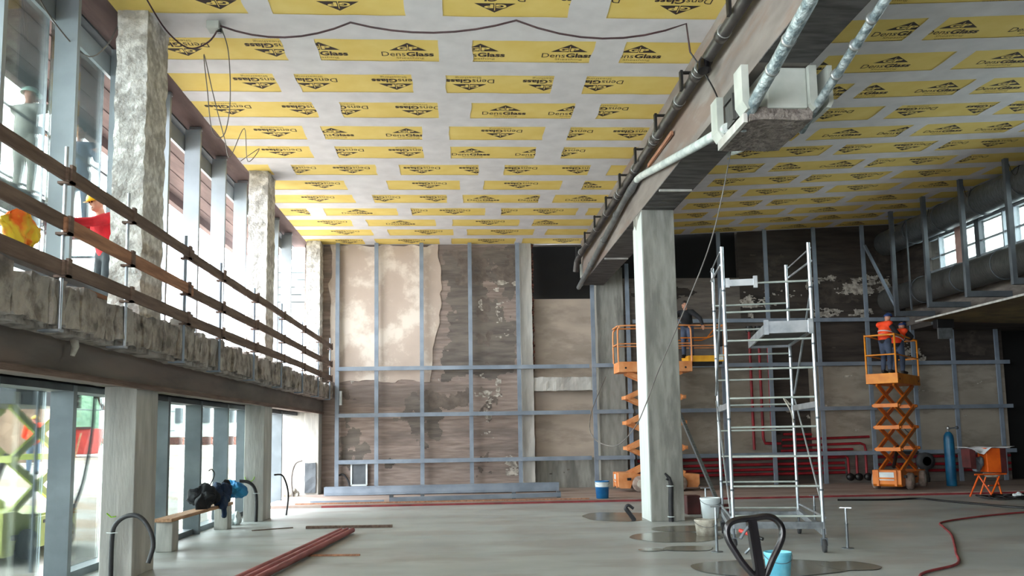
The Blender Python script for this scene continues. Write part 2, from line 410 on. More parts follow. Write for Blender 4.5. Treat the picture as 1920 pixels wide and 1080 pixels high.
def make_ceiling(zf, x0, x1, rows, ylo, yhi, subx=1):
    base = MB(); base.add([(x0, ylo, zf(x0, ylo)), (x1, ylo, zf(x1, ylo)), (x1, yhi, zf(x1, yhi)), (x0, yhi, zf(x0, yhi))], [(0, 3, 2, 1)])
    base.add([(x0, ylo, zf(x0, ylo) + .05), (x1, ylo, zf(x1, ylo) + .05), (x1, yhi, zf(x1, yhi) + .05), (x0, yhi, zf(x0, yhi) + .05)], [(0, 1, 2, 3)])
    tp = MB(); pr = MB(); hw = .375

    def strip_y(a, b, ya, yb, s):       # seam running along x
        n = max(2, int((b - a) / .15)); vs = []
        for i in range(n + 1):
            x = a + (b - a) * i / n
            for y, k in ((ya, 0), (yb, 9)):
                yy = y + .018 * noise.noise(Vector((x * 2.2, y + k + s, 0))); vs.append((x, yy, zf(x, yy) - .006))
        tp.add(vs, [(2 * i, 2 * i + 1, 2 * i + 3, 2 * i + 2) for i in range(n)])

    def strip_x(a, b, ya, yb, s):
        n = 7; vs = []
        for i in range(n + 1):
            y = ya + (yb - ya) * i / n
            for x, k in ((a, 0), (b, 9)):
                xx = x + .03 * noise.noise(Vector((x + k + s, y * 2.5, 3))); vs.append((xx, y, zf(xx, y) - .0062))
        tp.add(vs, [(2 * i, 2 * i + 2, 2 * i + 3, 2 * i + 1) for i in range(n)])
    prev = ylo
    for yc, patches, logos in rows:
        strip_y(x0, x1, prev, yc - hw, yc); prev = yc + hw
        px = x0
        for a, b in patches:
            if a > px: strip_x(px, a, yc - hw - .03, yc + hw + .03, yc)
            px = max(px, b)
        if px < x1: strip_x(px, x1, yc - hw - .03, yc + hw + .03, yc)
        for lx, fl in logos:
            sg = 1 if fl else -1
            if not (x0 + .45 < lx < x1 - .45): continue
            for mi, dz, (vs, fs) in LOGO:
                out = []
                for a, b in vs:
                    X = lx + (-a if fl else a); Y = yc + sg * b; out.append((X, Y, zf(X, Y) - dz))
                pr.add(out, fs, mi)
    if prev < yhi: strip_y(x0, x1, prev, yhi, 5)
    c = struct('ceiling', base, yellow_board)
    obj('joint_tape', tp, tape_m, c); obj('board_print', pr, [print_m, print_l, yellow_board], c)
    return c


def gaps_to_patches(g, w, x0, x1):
    g = sorted(g)
    while g[0] > x0: g.insert(0, g[0] - 2.38)
    while g[-1] < x1: g.append(g[-1] + 2.38)
    return [(g[i] + w / 2, g[i + 1] - w / 2) for i in range(len(g) - 1)]


LEFT = [
 (11.28, [(-5.21,-2.98),(-2.63,-.77),(-.24,1.54),(2.1,4.1)], [(-4.63,1),(-3.33,1),(-1.68,1),(.49,1),(1.8,1),(3.1,1)]),
 (12.78, [(-5.04,-2.71),(-2.19,-.34),(.19,2.08),(2.56,4.71)], [(-4.24,1),(-2.88,1),(-2.15,0),(-.81,0),(.31,0),(1.71,0),(2.81,0),(4.1,0)]),
 (14.05, [(-5.49,-3.09),(-2.74,-.81),(-.25,1.58),(2.13,4.29)], [(-4.61,1),(-3.39,1),(-2.49,1),(-1.1,1),(.15,1),(1.45,1),(2.36,1),(3.69,1)]),
 (15.25, [(-5.94,-2.65),(-2.19,-.42),(.19,2.08),(2.56,4.85)], [(-4.21,1),(-2.84,1),(-2.11,1),(-.8,1),(.82,0),(2.06,0),(2.68,1),(3.76,1)]),
 (16.45, [(-5.88,-3.07),(-2.72,-.77),(-.24,1.65),(2.15,4.13)], [(-3.63,1),(-2.52,0),(-1.07,0),(.79,1),(2.2,1),(3.42,1)]),
 (17.62, [(-5.73,-3.14),(-2.62,-.8),(-.23,1.58),(2.15,4.06)], [(-3.75,1),(-2.46,1),(-1.13,1),(.22,0),(1.58,0),(2.21,1),(3.46,1)]),
 (18.83, [(-6.1,-4.25),(-3.76,-1.91),(-1.39,.39),(.97,2.91),(3.36,5.32)], [(-4.65,0),(-3.66,1),(-2.47,1),(-.9,1),(.34,1),(1.29,1),(2.67,1)]),
 (20.02, [(-5.86,-2.76),(-1.76,-.04),(.54,2.4),(2.94,4.86)], [(-3.3,1),(-.78,1),(1.41,1),(3.02,0)]),
 (21.22, [(-6.21,-2.71),(-2.23,-.37),(.03,1.97),(2.35,4.59)], [(-3.61,1),(-1.97,1),(-.66,1),(.57,0),(1.87,0),(3.09,0)]),
 (22.5, [(-5.87,-4.07),(-3.65,-1.72),(-1.35,.63),(1.05,3.12),(3.39,5.44)], [(-4.12,1),(-2.79,0),(-1.34,1),(-.2,1),(1.07,1),(2.31,1)]),
 (23.7, [(-5.43,-3.08),(-2.66,-.74),(-.27,1.62),(2.01,3.86)], [(-3.63,1),(-1.72,0),(.78,1),(2.36,0)]),
 (24.85, [(-5.67,-2.63),(-2.17,-.25),(.15,2.13),(2.5,4.68)], [(-3.43,1),(-1.0,1),(1.24,1)]),
 (26.04, [(-5.96,-3.02),(-2.67,-.7),(-.34,1.64),(1.87,4.92)], [(-3.48,1),(-1.57,1),(.88,1),(3.2,1)])]
y = 10.06; k = 0
while y > -7.5:
    g = [(-2.45, -.05, 2.3), (-2.9, -.5, 1.85)][k % 2]
    LEFT.insert(0, (y, gaps_to_patches(list(g), .45, -4.8, 4.0), [(x, k % 3 != 0) for x in (-4.2, -2.9, -1.65, -.3, 1.0, 2.2, 3.4)])); y -= 1.21; k += 1
make_ceiling(lambda x, y: 7.74, -4.78, 3.9, LEFT, -8, 26.6)


def zr(x, y): return 8.15 + .03 * (y - 26.3) + .045 * (x - 9.65)


RIGHT = []
rg = {0: ([6.8], [(6.49,0),(7.3,0),(8.6,0)]), 1: ([7.96], [(6.91,0),(5.6,0),(8.87,0),(10.2,0)]), 2: ([6.88,9.03], [(5.5,0),(6.5,0),(7.16,0),(8.49,0),(9.62,0),(10.8,0)]),
      3: ([8.05,10.25], [(5.7,1),(6.95,1),(8.58,1),(9.97,1),(10.8,1),(12.1,1)]), 4: ([7.0,9.22], [(6.4,1),(7.84,0),(9.0,0),(9.99,0),(11.1,0),(12.3,0)]),
      5: ([8.08,10.42], [(6.2,1),(7.39,1),(8.46,1),(9.78,1),(10.63,1),(11.75,1)]), 6: ([7.05,9.37,11.6], [(6.49,1),(7.52,0),(8.8,0),(9.61,1),(10.78,1),(11.85,1)]),
      7: ([8.32,10.62], [(6.45,1),(7.88,1),(8.62,1),(9.92,1),(11.64,1)]), 8: ([7.2,9.47,11.5], [(6.59,1),(7.97,1),(9.16,1),(10.39,1),(12.5,0)]),
      9: ([8.3,10.6], [(5.4,0),(6.68,1),(7.96,1),(8.75,1),(9.95,1),(11.75,0)]), 10: ([7.15,9.4,11.7], [(5.6,0),(6.82,1),(8.35,0),(10.56,0),(12.7,0)]),
      11: ([8.3,10.55], [(5.8,0),(7.17,0),(9.81,0),(11.2,0),(12.4,0)]), 12: ([7.1,9.45], [(6,0),(8.3,0),(10.6,0),(12.5,0)])}
ycs = [11.57, 12.8, 14.03, 15.25, 16.45, 17.62, 18.83, 20.02, 21.22, 22.5, 23.7, 24.85, 26.0]
for i in range(13):
    g, lg = rg[i]; RIGHT.append((ycs[i], gaps_to_patches(list(g), .3, 4.0, 15), lg))
y = 10.36; k = 0
while y > -7.5:
    RIGHT.insert(0, (y, gaps_to_patches([(6.9, 9.2), (8.0, 10.3)][k % 2] and list([(8.0, 10.3), (6.9, 9.2)][k % 2]), .3, 4.0, 15), [(x, 0) for x in (5.8, 7.3, 8.7, 9.9, 11.1, 12.4)])); y -= 1.21; k += 1
make_ceiling(zr, 4.2, 14.25, RIGHT, -8, 26.5)

# ------------------------------------------------------------------ back wall
YB = 26.5
w = MB()
w.box(-4.9, YB, 0, 1.85, YB + .5, 7.9, 0)                    # board-marked concrete
w.box(2.15, YB + .3, 0, 4.2, YB + .5, 1.0, 3)                # niche, bottom
w.box(2.15, YB + .3, 1.0, 4.2, YB + .5, 6.02, 1)             # niche, plaster
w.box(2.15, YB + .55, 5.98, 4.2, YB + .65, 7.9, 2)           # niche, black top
w.box(4.2, YB + .02, 0, 9.75, YB + .5, 1.05, 5); w.box(4.2, YB + .02, 1.05, 9.75, YB + .5, 3.75, 6)
w.box(9.75, YB + .02, 0, 10.95, YB + .5, 5.2, 4)
w.box(10.95, YB + .02, 0, 17.4, YB + .5, 1.05, 5); w.box(10.95, YB + .02, 1.05, 17.4, YB + .5, 3.75, 6)
w.box(4.2, YB + .02, 3.75, 9.75, YB + .5, 5.2, 5); w.box(10.95, YB + .02, 3.75, 17.4, YB + .5, 5.2, 4)
w.box(4.2, YB + .02, 5.2, 8.85, YB + .5, 6.62, 5); w.box(8.85, YB + .02, 5.2, 14.75, YB + .5, 8.9, 4)
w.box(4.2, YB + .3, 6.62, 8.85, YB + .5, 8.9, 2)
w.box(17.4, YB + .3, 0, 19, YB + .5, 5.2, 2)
wb = struct('wall_back', w, [board_conc, plaster_d, black_void, conc, dark_conc, grey_conc, plaster_dim])


def blotch(x0, z0, x1, z1, y, seed, thr=.0, fx=1.2, fz=1.6, cell=.045, edge=.35, th=.004):
    """irregular thin patch of another render: cells kept where a noise field beats a soft border"""
    nx, nz = int((x1 - x0) / cell), int((z1 - z0) / cell); mb = MB(); keep = {}
    for i in range(nx):
        for j in range(nz):
            x = x0 + (i + .5) * cell; z = z0 + (j + .5) * cell
            e = min(x - x0, x1 - x, (z - z0) * 1.0, z1 - z); v = Vector((x * fx, z * fz, seed * 3.7))
            n = noise.noise(v) + .6 * noise.noise(v * 2.7) + .4 * noise.noise(v * 7)
            if n + min(0, (e - edge) / edge) > thr: keep[(i, j)] = 1
    idx = {}; vs = []; fs = []

    def V(i, j):
        if (i, j) not in idx:
            d = noise.noise_vector(Vector((i * .9, j * .9, seed))) * cell * .5
            idx[(i, j)] = len(vs); vs.append((x0 + i * cell + d.x, y, z0 + j * cell + d.y))
        return idx[(i, j)]
    for i, j in keep: fs.append((V(i, j), V(i + 1, j), V(i + 1, j + 1), V(i, j + 1)))
    mb.add(vs, fs); return mb


def ragged_sheet(pts, y0, y1, amp=.05, seed=0, step=.12):     # outline in x,z pulled about like a broken plaster edge, with thickness
    out = []
    n = len(pts)
    for i in range(n):
        a = Vector(pts[i]); b = Vector(pts[(i + 1) % n]); k = max(1, int((b - a).length / step))
        for j in range(k):
            p = a.lerp(b, j / k); d = noise.noise_vector(Vector((p.x * 3 + seed, p.y * 3, seed)))
            out.append((p.x + d.x * amp, p.y + d.y * amp))
    mb = MB(); mb.prism(out, 'y', y0, y1); return mb


obj('plaster_coat', ragged_sheet([(-4.1, 3.48), (-1.0, 3.4), (-.95, 4.4), (-.72, 5.6), (-.62, 6.6), (-.75, 7.72), (-4.1, 7.72)], YB - .03, YB + .01, .12, 3), plaster, wb)
for k_, (a, y_, m__) in enumerate((((-.7, 3.4, 1.9, 7.74), .006, grey_conc), ((-.6, 6.2, 1.9, 7.74), .008, dark_render), ((.1, .2, 1.2, 6.6), .009, dark_render), ((-1.6, 2.4, .4, 3.4), .009, dark_render),
                                   ((-3.9, .2, -.4, 3.3), .006, grey_conc), ((-3.9, 2.5, -2.0, 3.4), .008, dark_render))):
    obj('old_render', blotch(*a, YB - y_, k_ + 1, (-.45, -.15, -.1, -.1, .15, .0)[k_], .9, .9, .032, .4), m__, wb)
for k_, (a, t_) in enumerate((((-3.9, 3.35, 1.2, 3.68), .05), ((.9, 2.8, 1.3, 3.6), -.1), ((.35, 6.4, 1.75, 6.62), -.2), ((.4, 5.5, .75, 6.45), 0), ((1.15, .4, 1.75, 1.2), 0), ((.2, 1.5, 1.0, 3.2), .35), ((.9, 4.6, 1.6, 6.4), .45),
                              ((8.7, 5.5, 11.1, 6.35), .22), ((10.9, 5.95, 13.9, 6.75), .1), ((11.0, 5.2, 13.3, 5.75), .1), ((8.95, 5.2, 9.4, 5.6), 0), ((13.8, 3.75, 14.9, 4.7), .1), ((10.0, 1.9, 10.6, 2.5), .1), ((9.0, 1.2, 17, 3.6), .75))):
    obj('lime_scar', blotch(*a, YB - .012 - .002 * (k_ % 3), 20 + k_, t_, 1.6, 3.2 if k_ != 3 else 1.2, .03, .16), white_scar, wb)
for k_, (a, t_, m__) in enumerate((((4.9, 5.3, 8.8, 6.6), .1, dark_conc), ((9.0, 5.3, 14.2, 8.3), .2, dark_render2), ((11, 3.8, 17, 5.2), .3, dark_render2), ((2.25, .05, 4.1, 1.1), .1, grey_conc))):
    obj('old_render', blotch(*a, YB + .012 if k_ < 3 else YB + .29, 50 + k_, t_, .7, 1.5, .04, .5), m__, wb)
w = MB(); w.rough(1.8, YB - .12, 0, 2.17, YB + .35, 7.75, .2, .015); obj('wall_pier', w, conc_l, wb)
w = MB()
for k in range(42):
    z = 3.7 + k * .096; w.box(2.15, YB - .08 + random.uniform(0, .05), z, 2.19 + random.uniform(.01, .06), YB + .3, z + .07)
obj('torn_brick_edge', w, brick_red, wb)
w = MB(); w.rough(2.17, YB - .08, 3.08, 4.18, YB + .32, 3.5, .1, .03); obj('lintel', w, conc_l, wb)
w = MB(); w.rough(4.17, 26.12, 0, 5.0, 26.55, 6.9, .3, .008); solo('concrete_column', w, conc, 'concrete column built against the back wall under the far beam end', 'column')

# right-hand shell
w = MB()
w.box(14.25, -8, 4.85, 14.75, 27, 6.42); w.box(14.25, -8, 7.5, 14.75, 27, 9.0)
w.box(14.25, 24.95, 6.42, 14.75, 26.5, 7.5); w.box(14.25, -8, 6.42, 14.75, 11, 7.5); w.box(18.9, -8, 0, 19.2, 27, 4.9)
struct('wall_right', w, dark_conc)
w = MB(); w.box(14.75, -8.3, 4.86, 19.2, 27, 5.2); struct('ceiling', w, dark_conc)
w = MB(); w.box(14.2, -8, 5.0, 14.26, 26.4, 6.38); struct('wall_right', w, grey_conc)
w = MB(); w.box(-5.4, -8.3, 7.76, 4.2, 27, 8.1); w.box(4.2, -8.3, 8.9, 15, 27, 9.2); struct('ceiling', w, dark_conc)
w = MB(); w.box(14, -8.3, 0, 19.2, -8, 9); w.box(-2.4, -8.3, 0, 14, -8, 9.2); w.box(-5.4, -8.3, 7.0, -2.4, -8, 9.2); struct('wall_front', w, grey_conc)  # unseen end wall, its left gap shaped to let light onto the columns
sf = MB(); sf.add([(12.85, -8, 4.7), (19, -8, 4.6), (19, 23.4, 4.6), (12.85, 23.4, 4.77)], [(0, 3, 2, 1)])
sf.add([(12.85, -8, 4.73), (19, -8, 4.73), (19, 23.4, 4.73), (12.85, 23.4, 4.8)], [(0, 1, 2, 3)])
sfo = struct('ceiling', sf, dark_board)
m_ = MB(); m_.box(12.84, -8, 4.74, 12.86, 23.4, 4.79); obj('edge_strip', m_, conc_l, sfo)

# clerestory window band in the right wall
win = MB(); win.box(14.3, 11, 6.42, 14.42, 24.95, 6.5); win.box(14.3, 11, 7.42, 14.42, 24.95, 7.5); win.box(14.33, 11, 6.86, 14.39, 24.95, 6.91)
w3 = struct('window_3', win, mull)
for yy, wd, mt in [(24.4, .05, mull), (23.4, .3, window_pink), (22.5, .2, steel_dark), (21.35, .05, mull), (20.9, .05, mull), (20.2, .2, window_pink), (19.0, .05, mull), (18.0, .2, steel_dark)] + [(17 - i * 1.5, .08, mull) for i in range(4)]:
    m_ = MB(); m_.box(14.28, yy - wd / 2, 6.42, 14.44, yy + wd / 2, 7.5); obj('window_bar', m_, mt, w3)
m_ = MB(); m_.box(14.355, 11, 6.45, 14.362, 24.95, 7.45); obj('pane', m_, glass, w3)

# ------------------------------------------------------------------ beams, columns
m_ = MB(); m_.rough(3.72, -8, 6.35, 4.38, 26.15, 8.0, .45, .012, 2.0)
bm = tag(obj('main_beam', m_, conc_beam, None, (4.05, 10, 6.35)), 'long stained concrete beam running the length of the hall over the square column', 'beam')
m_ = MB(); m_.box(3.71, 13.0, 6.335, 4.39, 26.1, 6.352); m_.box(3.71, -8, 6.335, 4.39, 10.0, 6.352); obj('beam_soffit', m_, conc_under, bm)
for yy in (15.55, 21.9):
    m_ = MB(); m_.box(3.74, yy, 6.3, 4.36, yy + .06, 6.336); obj('batten', m_, conc_l, bm)
for yy in (15.9, 16.2, 16.5, 16.8): m_ = MB(); m_.box(3.74, yy, 6.322, 4.36, yy + .02, 6.336); obj('batten', m_, conc_under, bm)
m_ = MB(); m_.box(3.71, 17.07, 0, 4.38, 17.95, 6.35)
cc = thing('concrete_column', 'free-standing square concrete column in the middle of the hall', 'column', (4.05, 17.5, 0))
obj('shaft', m_, conc, cc, bevel=.012)
m_ = MB(); m_.prism([(17.075, 0), (17.94, 0), (17.94, 6.1), (17.75, 6.16), (17.6, 6.02), (17.4, 6.2), (17.2, 6.25), (17.075, 6.3)], 'x', 3.695, 3.712); obj('lit_side_layer', m_, lit_side_pale, cc, label='pale left-side layer with the window light put into its colour')  # ragged-topped pale layer, brightness of the lit face put into its colour
m_ = MB(); m_.tube([(4.08, 16.98, .0), (4.08, 16.98, .3), (4.1, 16.98, .72)], .05, 10); m_.tube([(4.1, 16.98, .72), (4.06, 16.96, .86), (3.98, 16.95, .95)], [.045, .035, .02], 8)
m_.tube([(4.08, 16.96, .8), (4.0, 16.94, .84)], .02, 6)
dk = solo('conduit', m_, jack, 'black conduit stub strapped to the front of the square concrete column', 'conduit')
for z in (.1, .7): b = MB(); b.tube([(4.02, 17.0, z), (4.04, 16.92, z), (4.13, 16.92, z), (4.15, 17.0, z)], .01, 6); obj('strap', b, white_p, dk)

for y0, y1, lab in ((11.6, 12.4, 'nearest of the hacked concrete columns on the window side'), (18.9, 19.65, 'second hacked concrete column on the window side, behind the bench'),
                    (25.9, 26.48, 'farthest hacked concrete column, in the corner by the back wall')):
    t = thing('facade_column', lab, 'column', (-4.54, (y0 + y1) / 2, 0))
    m_ = MB(); m_.box(-4.75, y0, 0, -4.33, y1, 2.5); obj('lower_shaft', m_, conc_l, t, bevel=.01)
    m_ = MB(); m_.rough(-4.75, y0, 3.3, -4.33, y1, 7.74, .07, .022, 7.0); obj('upper_shaft', m_, conc_rough, t, label='hacked, flaking upper half')
m_ = MB(); m_.rough(-4.72, 25.86, .12, -4.4, 25.9, 1.0, .1, .015); solo('wall_patch', m_, steel_dark, 'dark torn membrane on the corner column by the doorway', 'membrane')

m_ = MB(); m_.rough(-4.8, -7.9, 2.5, -4.3, 26.45, 3.02, .3, .01)
sb = tag(obj('spandrel_beam', m_, conc_dark, None, (-4.55, 9, 2.5)), 'dark concrete beam on the window side carrying the gallery slab', 'beam')
m_ = MB(); m_.box(-4.34, -7.9, 2.46, -4.26, 26.4, 2.53); obj('formwork_strip', m_, wood, sb)
m_ = MB(); m_.box(-5.5, -7.9, 3.0, -4.3, 26.45, 3.34)
gs = tag(obj('gallery_slab', m_, conc_edge, None, (-4.6, 9, 3.0)), 'narrow concrete gallery slab with a broken block edge on the window side', 'slab')
yy = 2.0; i = 0
while yy < 26.2:
    wd = random.uniform(.26, .42); top = 3.36 + random.uniform(-.05, .05); fr = -4.0 + random.uniform(-.04, .03)
    m_ = MB(); m_.rough(-4.31, yy, 2.93 + random.uniform(-.02, .02), fr, yy + wd - .02, top, .07, .028, 5.0, seed=i)
    obj('broken_block', m_, conc_edge, gs); yy += wd; i += 1
m_ = MB(); m_.rough(-4.32, 2.0, 2.88, -4.07, 26.3, 2.96, .12, .02); obj('edge_lip', m_, conc_edge, gs)

# canopy outside, above the glazing
m_ = MB(); m_.box(-6.85, -7.9, 7.5, -5.45, 26.9, 7.9); m_.box(-5.45, -7.9, 7.75, -4.79, 26.9, 7.95)
for x in (-5.8, -6.2, -6.55): m_.box(x, -7.9, 7.485, x + .015, 26.9, 7.5)
m_.box(-6.9, -7.9, 7.3, -6.75, 26.9, 7.9)
tag(obj('roof_canopy', m_, soffit_b, None, (-6.0, 9, 7.5)), 'board-marked concrete eave projecting outside above the upper glazing', 'canopy')

# ------------------------------------------------------------------ glazing frames on the window side
UY = [0.5, 2.25, 4.0, 5.75, 7.5, 9.25, 11.0, 12.75, 14.5, 16.2, 17.95, 19.7, 21.4, 23.15, 24.9]
m_ = MB(); m_.box(-5.34, -7.8, 7.26, -5.29, 26.5, 7.56)
w1 = struct('window_1', m_, mull)
for yy in UY:
    m_ = MB(); m_.box(-5.28, yy - .04, 3.34, -4.99, yy + .04, 7.68); obj('mullion', m_, mull, w1)
    m_ = MB(); m_.box(-5.2, yy - .05, 7.68, -4.98, yy + .05, 7.735); obj('head_bracket', m_, alu, w1)
m_ = MB(); m_.box(-5.3, -7.8, 3.34, -4.98, 26.5, 3.42); obj('base_track', m_, steel_dark, w1)
m_ = MB(); m_.box(-5.02, 4, 3.74, -4.9, 12.0, 3.92); obj('bottom_rail', m_, steel_dark, w1)
for a, b in ((5.8, 7.45), (7.55, 9.2), (9.3, 10.95), (11.05, 12.65)):
    m_ = MB(); m_.box(-5.37, a, 3.5, -5.355, b, 7.37); p = obj('pane', m_, glass, w1)
    m_ = MB(); m_.box(-5.375, a, 7.36, -5.35, b, 7.385); m_.box(-5.375, b - .015, 3.5, -5.35, b + .01, 7.37); obj('pane_edge', m_, alu, p)
LY = [0.5, 2.3, 4.1, 5.9, 7.7, 9.45, 11.3, 13.05, 14.85, 16.65, 18.5, 20.3]
m_ = MB(); m_.box(-5.34, -7.8, 0, -5.1, 20.4, .1)
w2 = struct('window_2', m_, mull_in)
for yy in LY + [23.9]:
    m_ = MB(); m_.box(-5.28, yy - .05, 0, -4.99, yy + .05, 2.5); obj('mullion', m_, mull_in, w2)
m_ = MB(); m_.box(-5.34, -7.8, 2.42, -5.0, 26.4, 2.5); obj('head_track', m_, steel_dark, w2)
for i in range(len(LY) - 1):
    m_ = MB(); m_.box(-5.33, LY[i] + .06, .1, -5.318, LY[i + 1] - .06, 2.42); obj('pane', m_, glass, w2)
m_ = MB(); m_.box(-5.45, 26.1, 0, -4.75, 26.5, 3.0); struct('wall_left', m_, conc_l)
m_ = MB(); m_.box(-5.45, -8, 7.72, -5.3, 27, 7.78); m_.box(-5.45, -7.9, 2.5, -5.34, 26.45, 3.34); struct('wall_left', m_, steel_dark)

# ------------------------------------------------------------------ guard rail on the gallery
PY = [6.9, 8.58, 10.2, 12.3, 14.1, 16.4, 18.85, 21.3, 23.6, 25.6]
gr = thing('guard_rail', 'gallery guard rail of three timber planks on thin steel posts', 'railing', (-3.95, 14, 2.9))
for i, yy in enumerate(PY):
    ln = random.uniform(-.01, .01)
    m_ = MB(); m_.tube([(-3.97, yy, 2.88), (-3.97 + ln, yy, 4.62 + random.uniform(0, .12))], .02, 8); m_.box(-4.16, yy - .05, 2.86, -3.95, yy + .05, 2.885)
    p = obj('post', m_, alu if i in (1, 2) else steel_blue, gr)
    m_ = MB()
    for z in (3.5, 3.93, 4.45):
        m_ = MB(); m_.box(-4.03, yy - .04, z - .1, -3.885, yy + .04, z - .075); m_.box(-3.915, yy - .04, z - .1, -3.885, yy + .04, z + .09); obj('plank_holder', m_, wood, p)
for row, (z, hh) in enumerate(((3.5, .15), (3.93, .15), (4.45, .14))):
    seg = [(2.0, 8.7), (8.5, 12.5), (12.2, 16.5), (16.3, 21.4), (21.1, 25.9)]
    for j, (a, b) in enumerate(seg):
        xo = -3.95 + (.03 if j % 2 else 0)
        m_ = MB(); m_.bar((xo, a, z + random.uniform(-.02, .02)), (xo, b, z + random.uniform(-.02, .02)), .03, hh)
        obj('plank', m_, wood_o if (row == 1 and j == 1) else wood, gr)
m_ = MB(); m_.bar((-4.42, 9.5, 3.39), (-4.42, 18.6, 3.39), .14, .04); solo('painted_board', m_, red_box, 'long red-edged board lying on the gallery slab behind the lowest plank', 'board')
m_ = MB(); m_.box(-4.27, 9.25, 3.37, -4.04, 9.85, 3.42); solo('offcut_board', m_, wood_o, 'small wooden offcut on the broken slab edge near the left frame edge', 'board')
m_ = MB(); m_.rough(-4.24, 12.55, 3.38, -4.02, 12.95, 3.52, .08, .03); solo('concrete_lump', m_, conc_l, 'pale concrete lump on the slab edge right of the nearest column', 'rubble')
m_ = MB(); m_.tube([(-4.2, 9.4, 2.92), (-4.18, 9.42, 2.8), (-4.2, 9.4, 2.7)], [.05, .04, .025], 8); solo('foam_drip', m_, dirty_w, 'hardened pale drip hanging under the slab edge', 'drip')

# ------------------------------------------------------------------ steel frame lining the back wall
def stud_frame(label, xs, tops, zs, x0, x1, y=26.28):
    t = thing('wall_frame', label, 'steel frame', ((x0 + x1) / 2, y, .07))
    for x, tz in zip(xs, tops):
        m_ = MB(); m_.box(x - .06, y - .03, .07, x + .06, y + .03, tz); obj('stud', m_, steel_blue, t)
    for z, a, b in zs:
        m_ = MB(); m_.box(a, y - .09, z - .06, b, y - .03, z + .06); r = obj('rail', m_, steel_blue, t)
    return t


stud_frame('blue-grey steel stud frame across the left part of the back wall', [-3.85, -2.66, -1.27, .23, 1.72], [7.74] * 5,
           [(1.0, -3.85, 3.9), (2.4, -3.85, 3.9), (3.82, -3.85, 3.9)], -3.9, 3.9)
stud_frame('tall steel studs flanking the concrete column at the back wall', [4.02, 5.12], [7.0, 7.0], [(1.0, 3.95, 5.2), (2.4, 3.95, 5.2), (3.82, 3.95, 5.2)], 4, 5.2, 26.05)
xs = [6.65, 8.14, 9.65, 11.25, 12.85, 14.3, 15.6, 17.05]
stud_frame('steel stud frame across the dark right part of the back wall', xs, [8.0, 8.07, 8.14, 8.21, 8.28, 5.4, 5.4, 5.4],
           [(1.0, 5.3, 17.4), (2.4, 5.3, 17.4), (3.8, 5.3, 17.4), (5.2, 5.3, 14.2)], 5.3, 17.4)

# hangers and brackets in front of the clerestory
hg = thing('hanger_frame', 'row of steel hangers dropping from the sloping ceiling at the clerestory', 'steel frame', (12.85, 20, 5.0))
for yy in (24.4, 22.6, 20.8, 18.95, 17.0):
    zt = zr(12.85, yy) - .01
    m_ = MB(); m_.box(12.8, yy - .05, 5.05, 12.91, yy + .05, zt); h = obj('hanger', m_, steel_dark, hg)
    m_ = MB(); m_.box(12.91, yy - .05, 5.05, 14.0, yy + .05, 5.2); obj('bracket_arm', m_, steel_dark, h)
    m_ = MB(); m_.box(13.9, yy - .04, 4.8, 14.0, yy + .04, 5.05); obj('bracket_foot', m_, steel_dark, h)
    m_ = MB(); m_.box(12.92, yy + .05, zt - .6, 12.97, yy + .06, zt - .2); obj('clip_plate', m_, mull, h)
m_ = MB(); m_.bar((12.9, 26.24, 7.6), (12.94, 24.46, 5.2), .07, .07); solo('steel_brace', m_, steel_blue, 'slanting steel brace behind the two workers on the right lift', 'brace')
m_ = MB(); m_.bar((13.15, 24.1, 7.9), (13.15, 24.1, 5.2), .04, .04); solo('steel_rod', m_, steel_dark, 'thin vertical rod behind the second clerestory hanger', 'rod')


def duct(label, x, z, r, y0, y1, m, ribs):
    t = thing('ventilation_duct', label, 'duct', (x, (y0 + y1) / 2, z - r))
    b = MB(); n = 28; pts = []; vs = []; N = int((y1 - y0) / .25)
    b.tube([(x, y0 + (y1 - y0) * i / N, z) for i in range(N + 1)], r, 32); obj('pipe', b, m, t)
    for yy in ribs:
        b = MB(); b.tube([(x + (r + .012) * math.cos(2 * PI * k / 32), yy, z + (r + .012) * math.sin(2 * PI * k / 32)) for k in range(32)], .014, 6, closed=True); obj('clamp_band', b, steel_dark, t)
    return t


duct('upper shiny galvanised air duct running above the clerestory windows', 13.62, 7.66, .38, 17.0, 26.3, galv, (24.5, 22.9, 21.1, 19.4, 17.6))
duct('lower dull spiral air duct running below the clerestory windows', 13.62, 5.82, .38, -7.5, 26.3, galv_dull, (24.2, 22.2, 20.4, 18.4))
m_ = MB()
for yy in (23.4, 21.4, 19.5):
    for k in range(1): m_.tube(sag((13.3, yy, 8.2), (12.95, yy - .9, 7.8), .3), .008, 5)
solo('loose_wire', m_, black, 'thin loose wires dangling above the upper air duct', 'wire')

# floodlight under the lower soffit
fl = thing('floodlight', 'small work floodlight mounted under the low soffit at the right', 'lamp', (13.35, 22.85, 4.2))
m_ = MB(); m_.box(13.12, 22.75, 4.5, 13.6, 22.98, 4.74); obj('housing', m_, black, fl, bevel=.01)
m_ = MB(); m_.box(13.16, 22.78, 4.2, 13.56, 22.86, 4.5); obj('lamp_glass', m_, galv, fl)

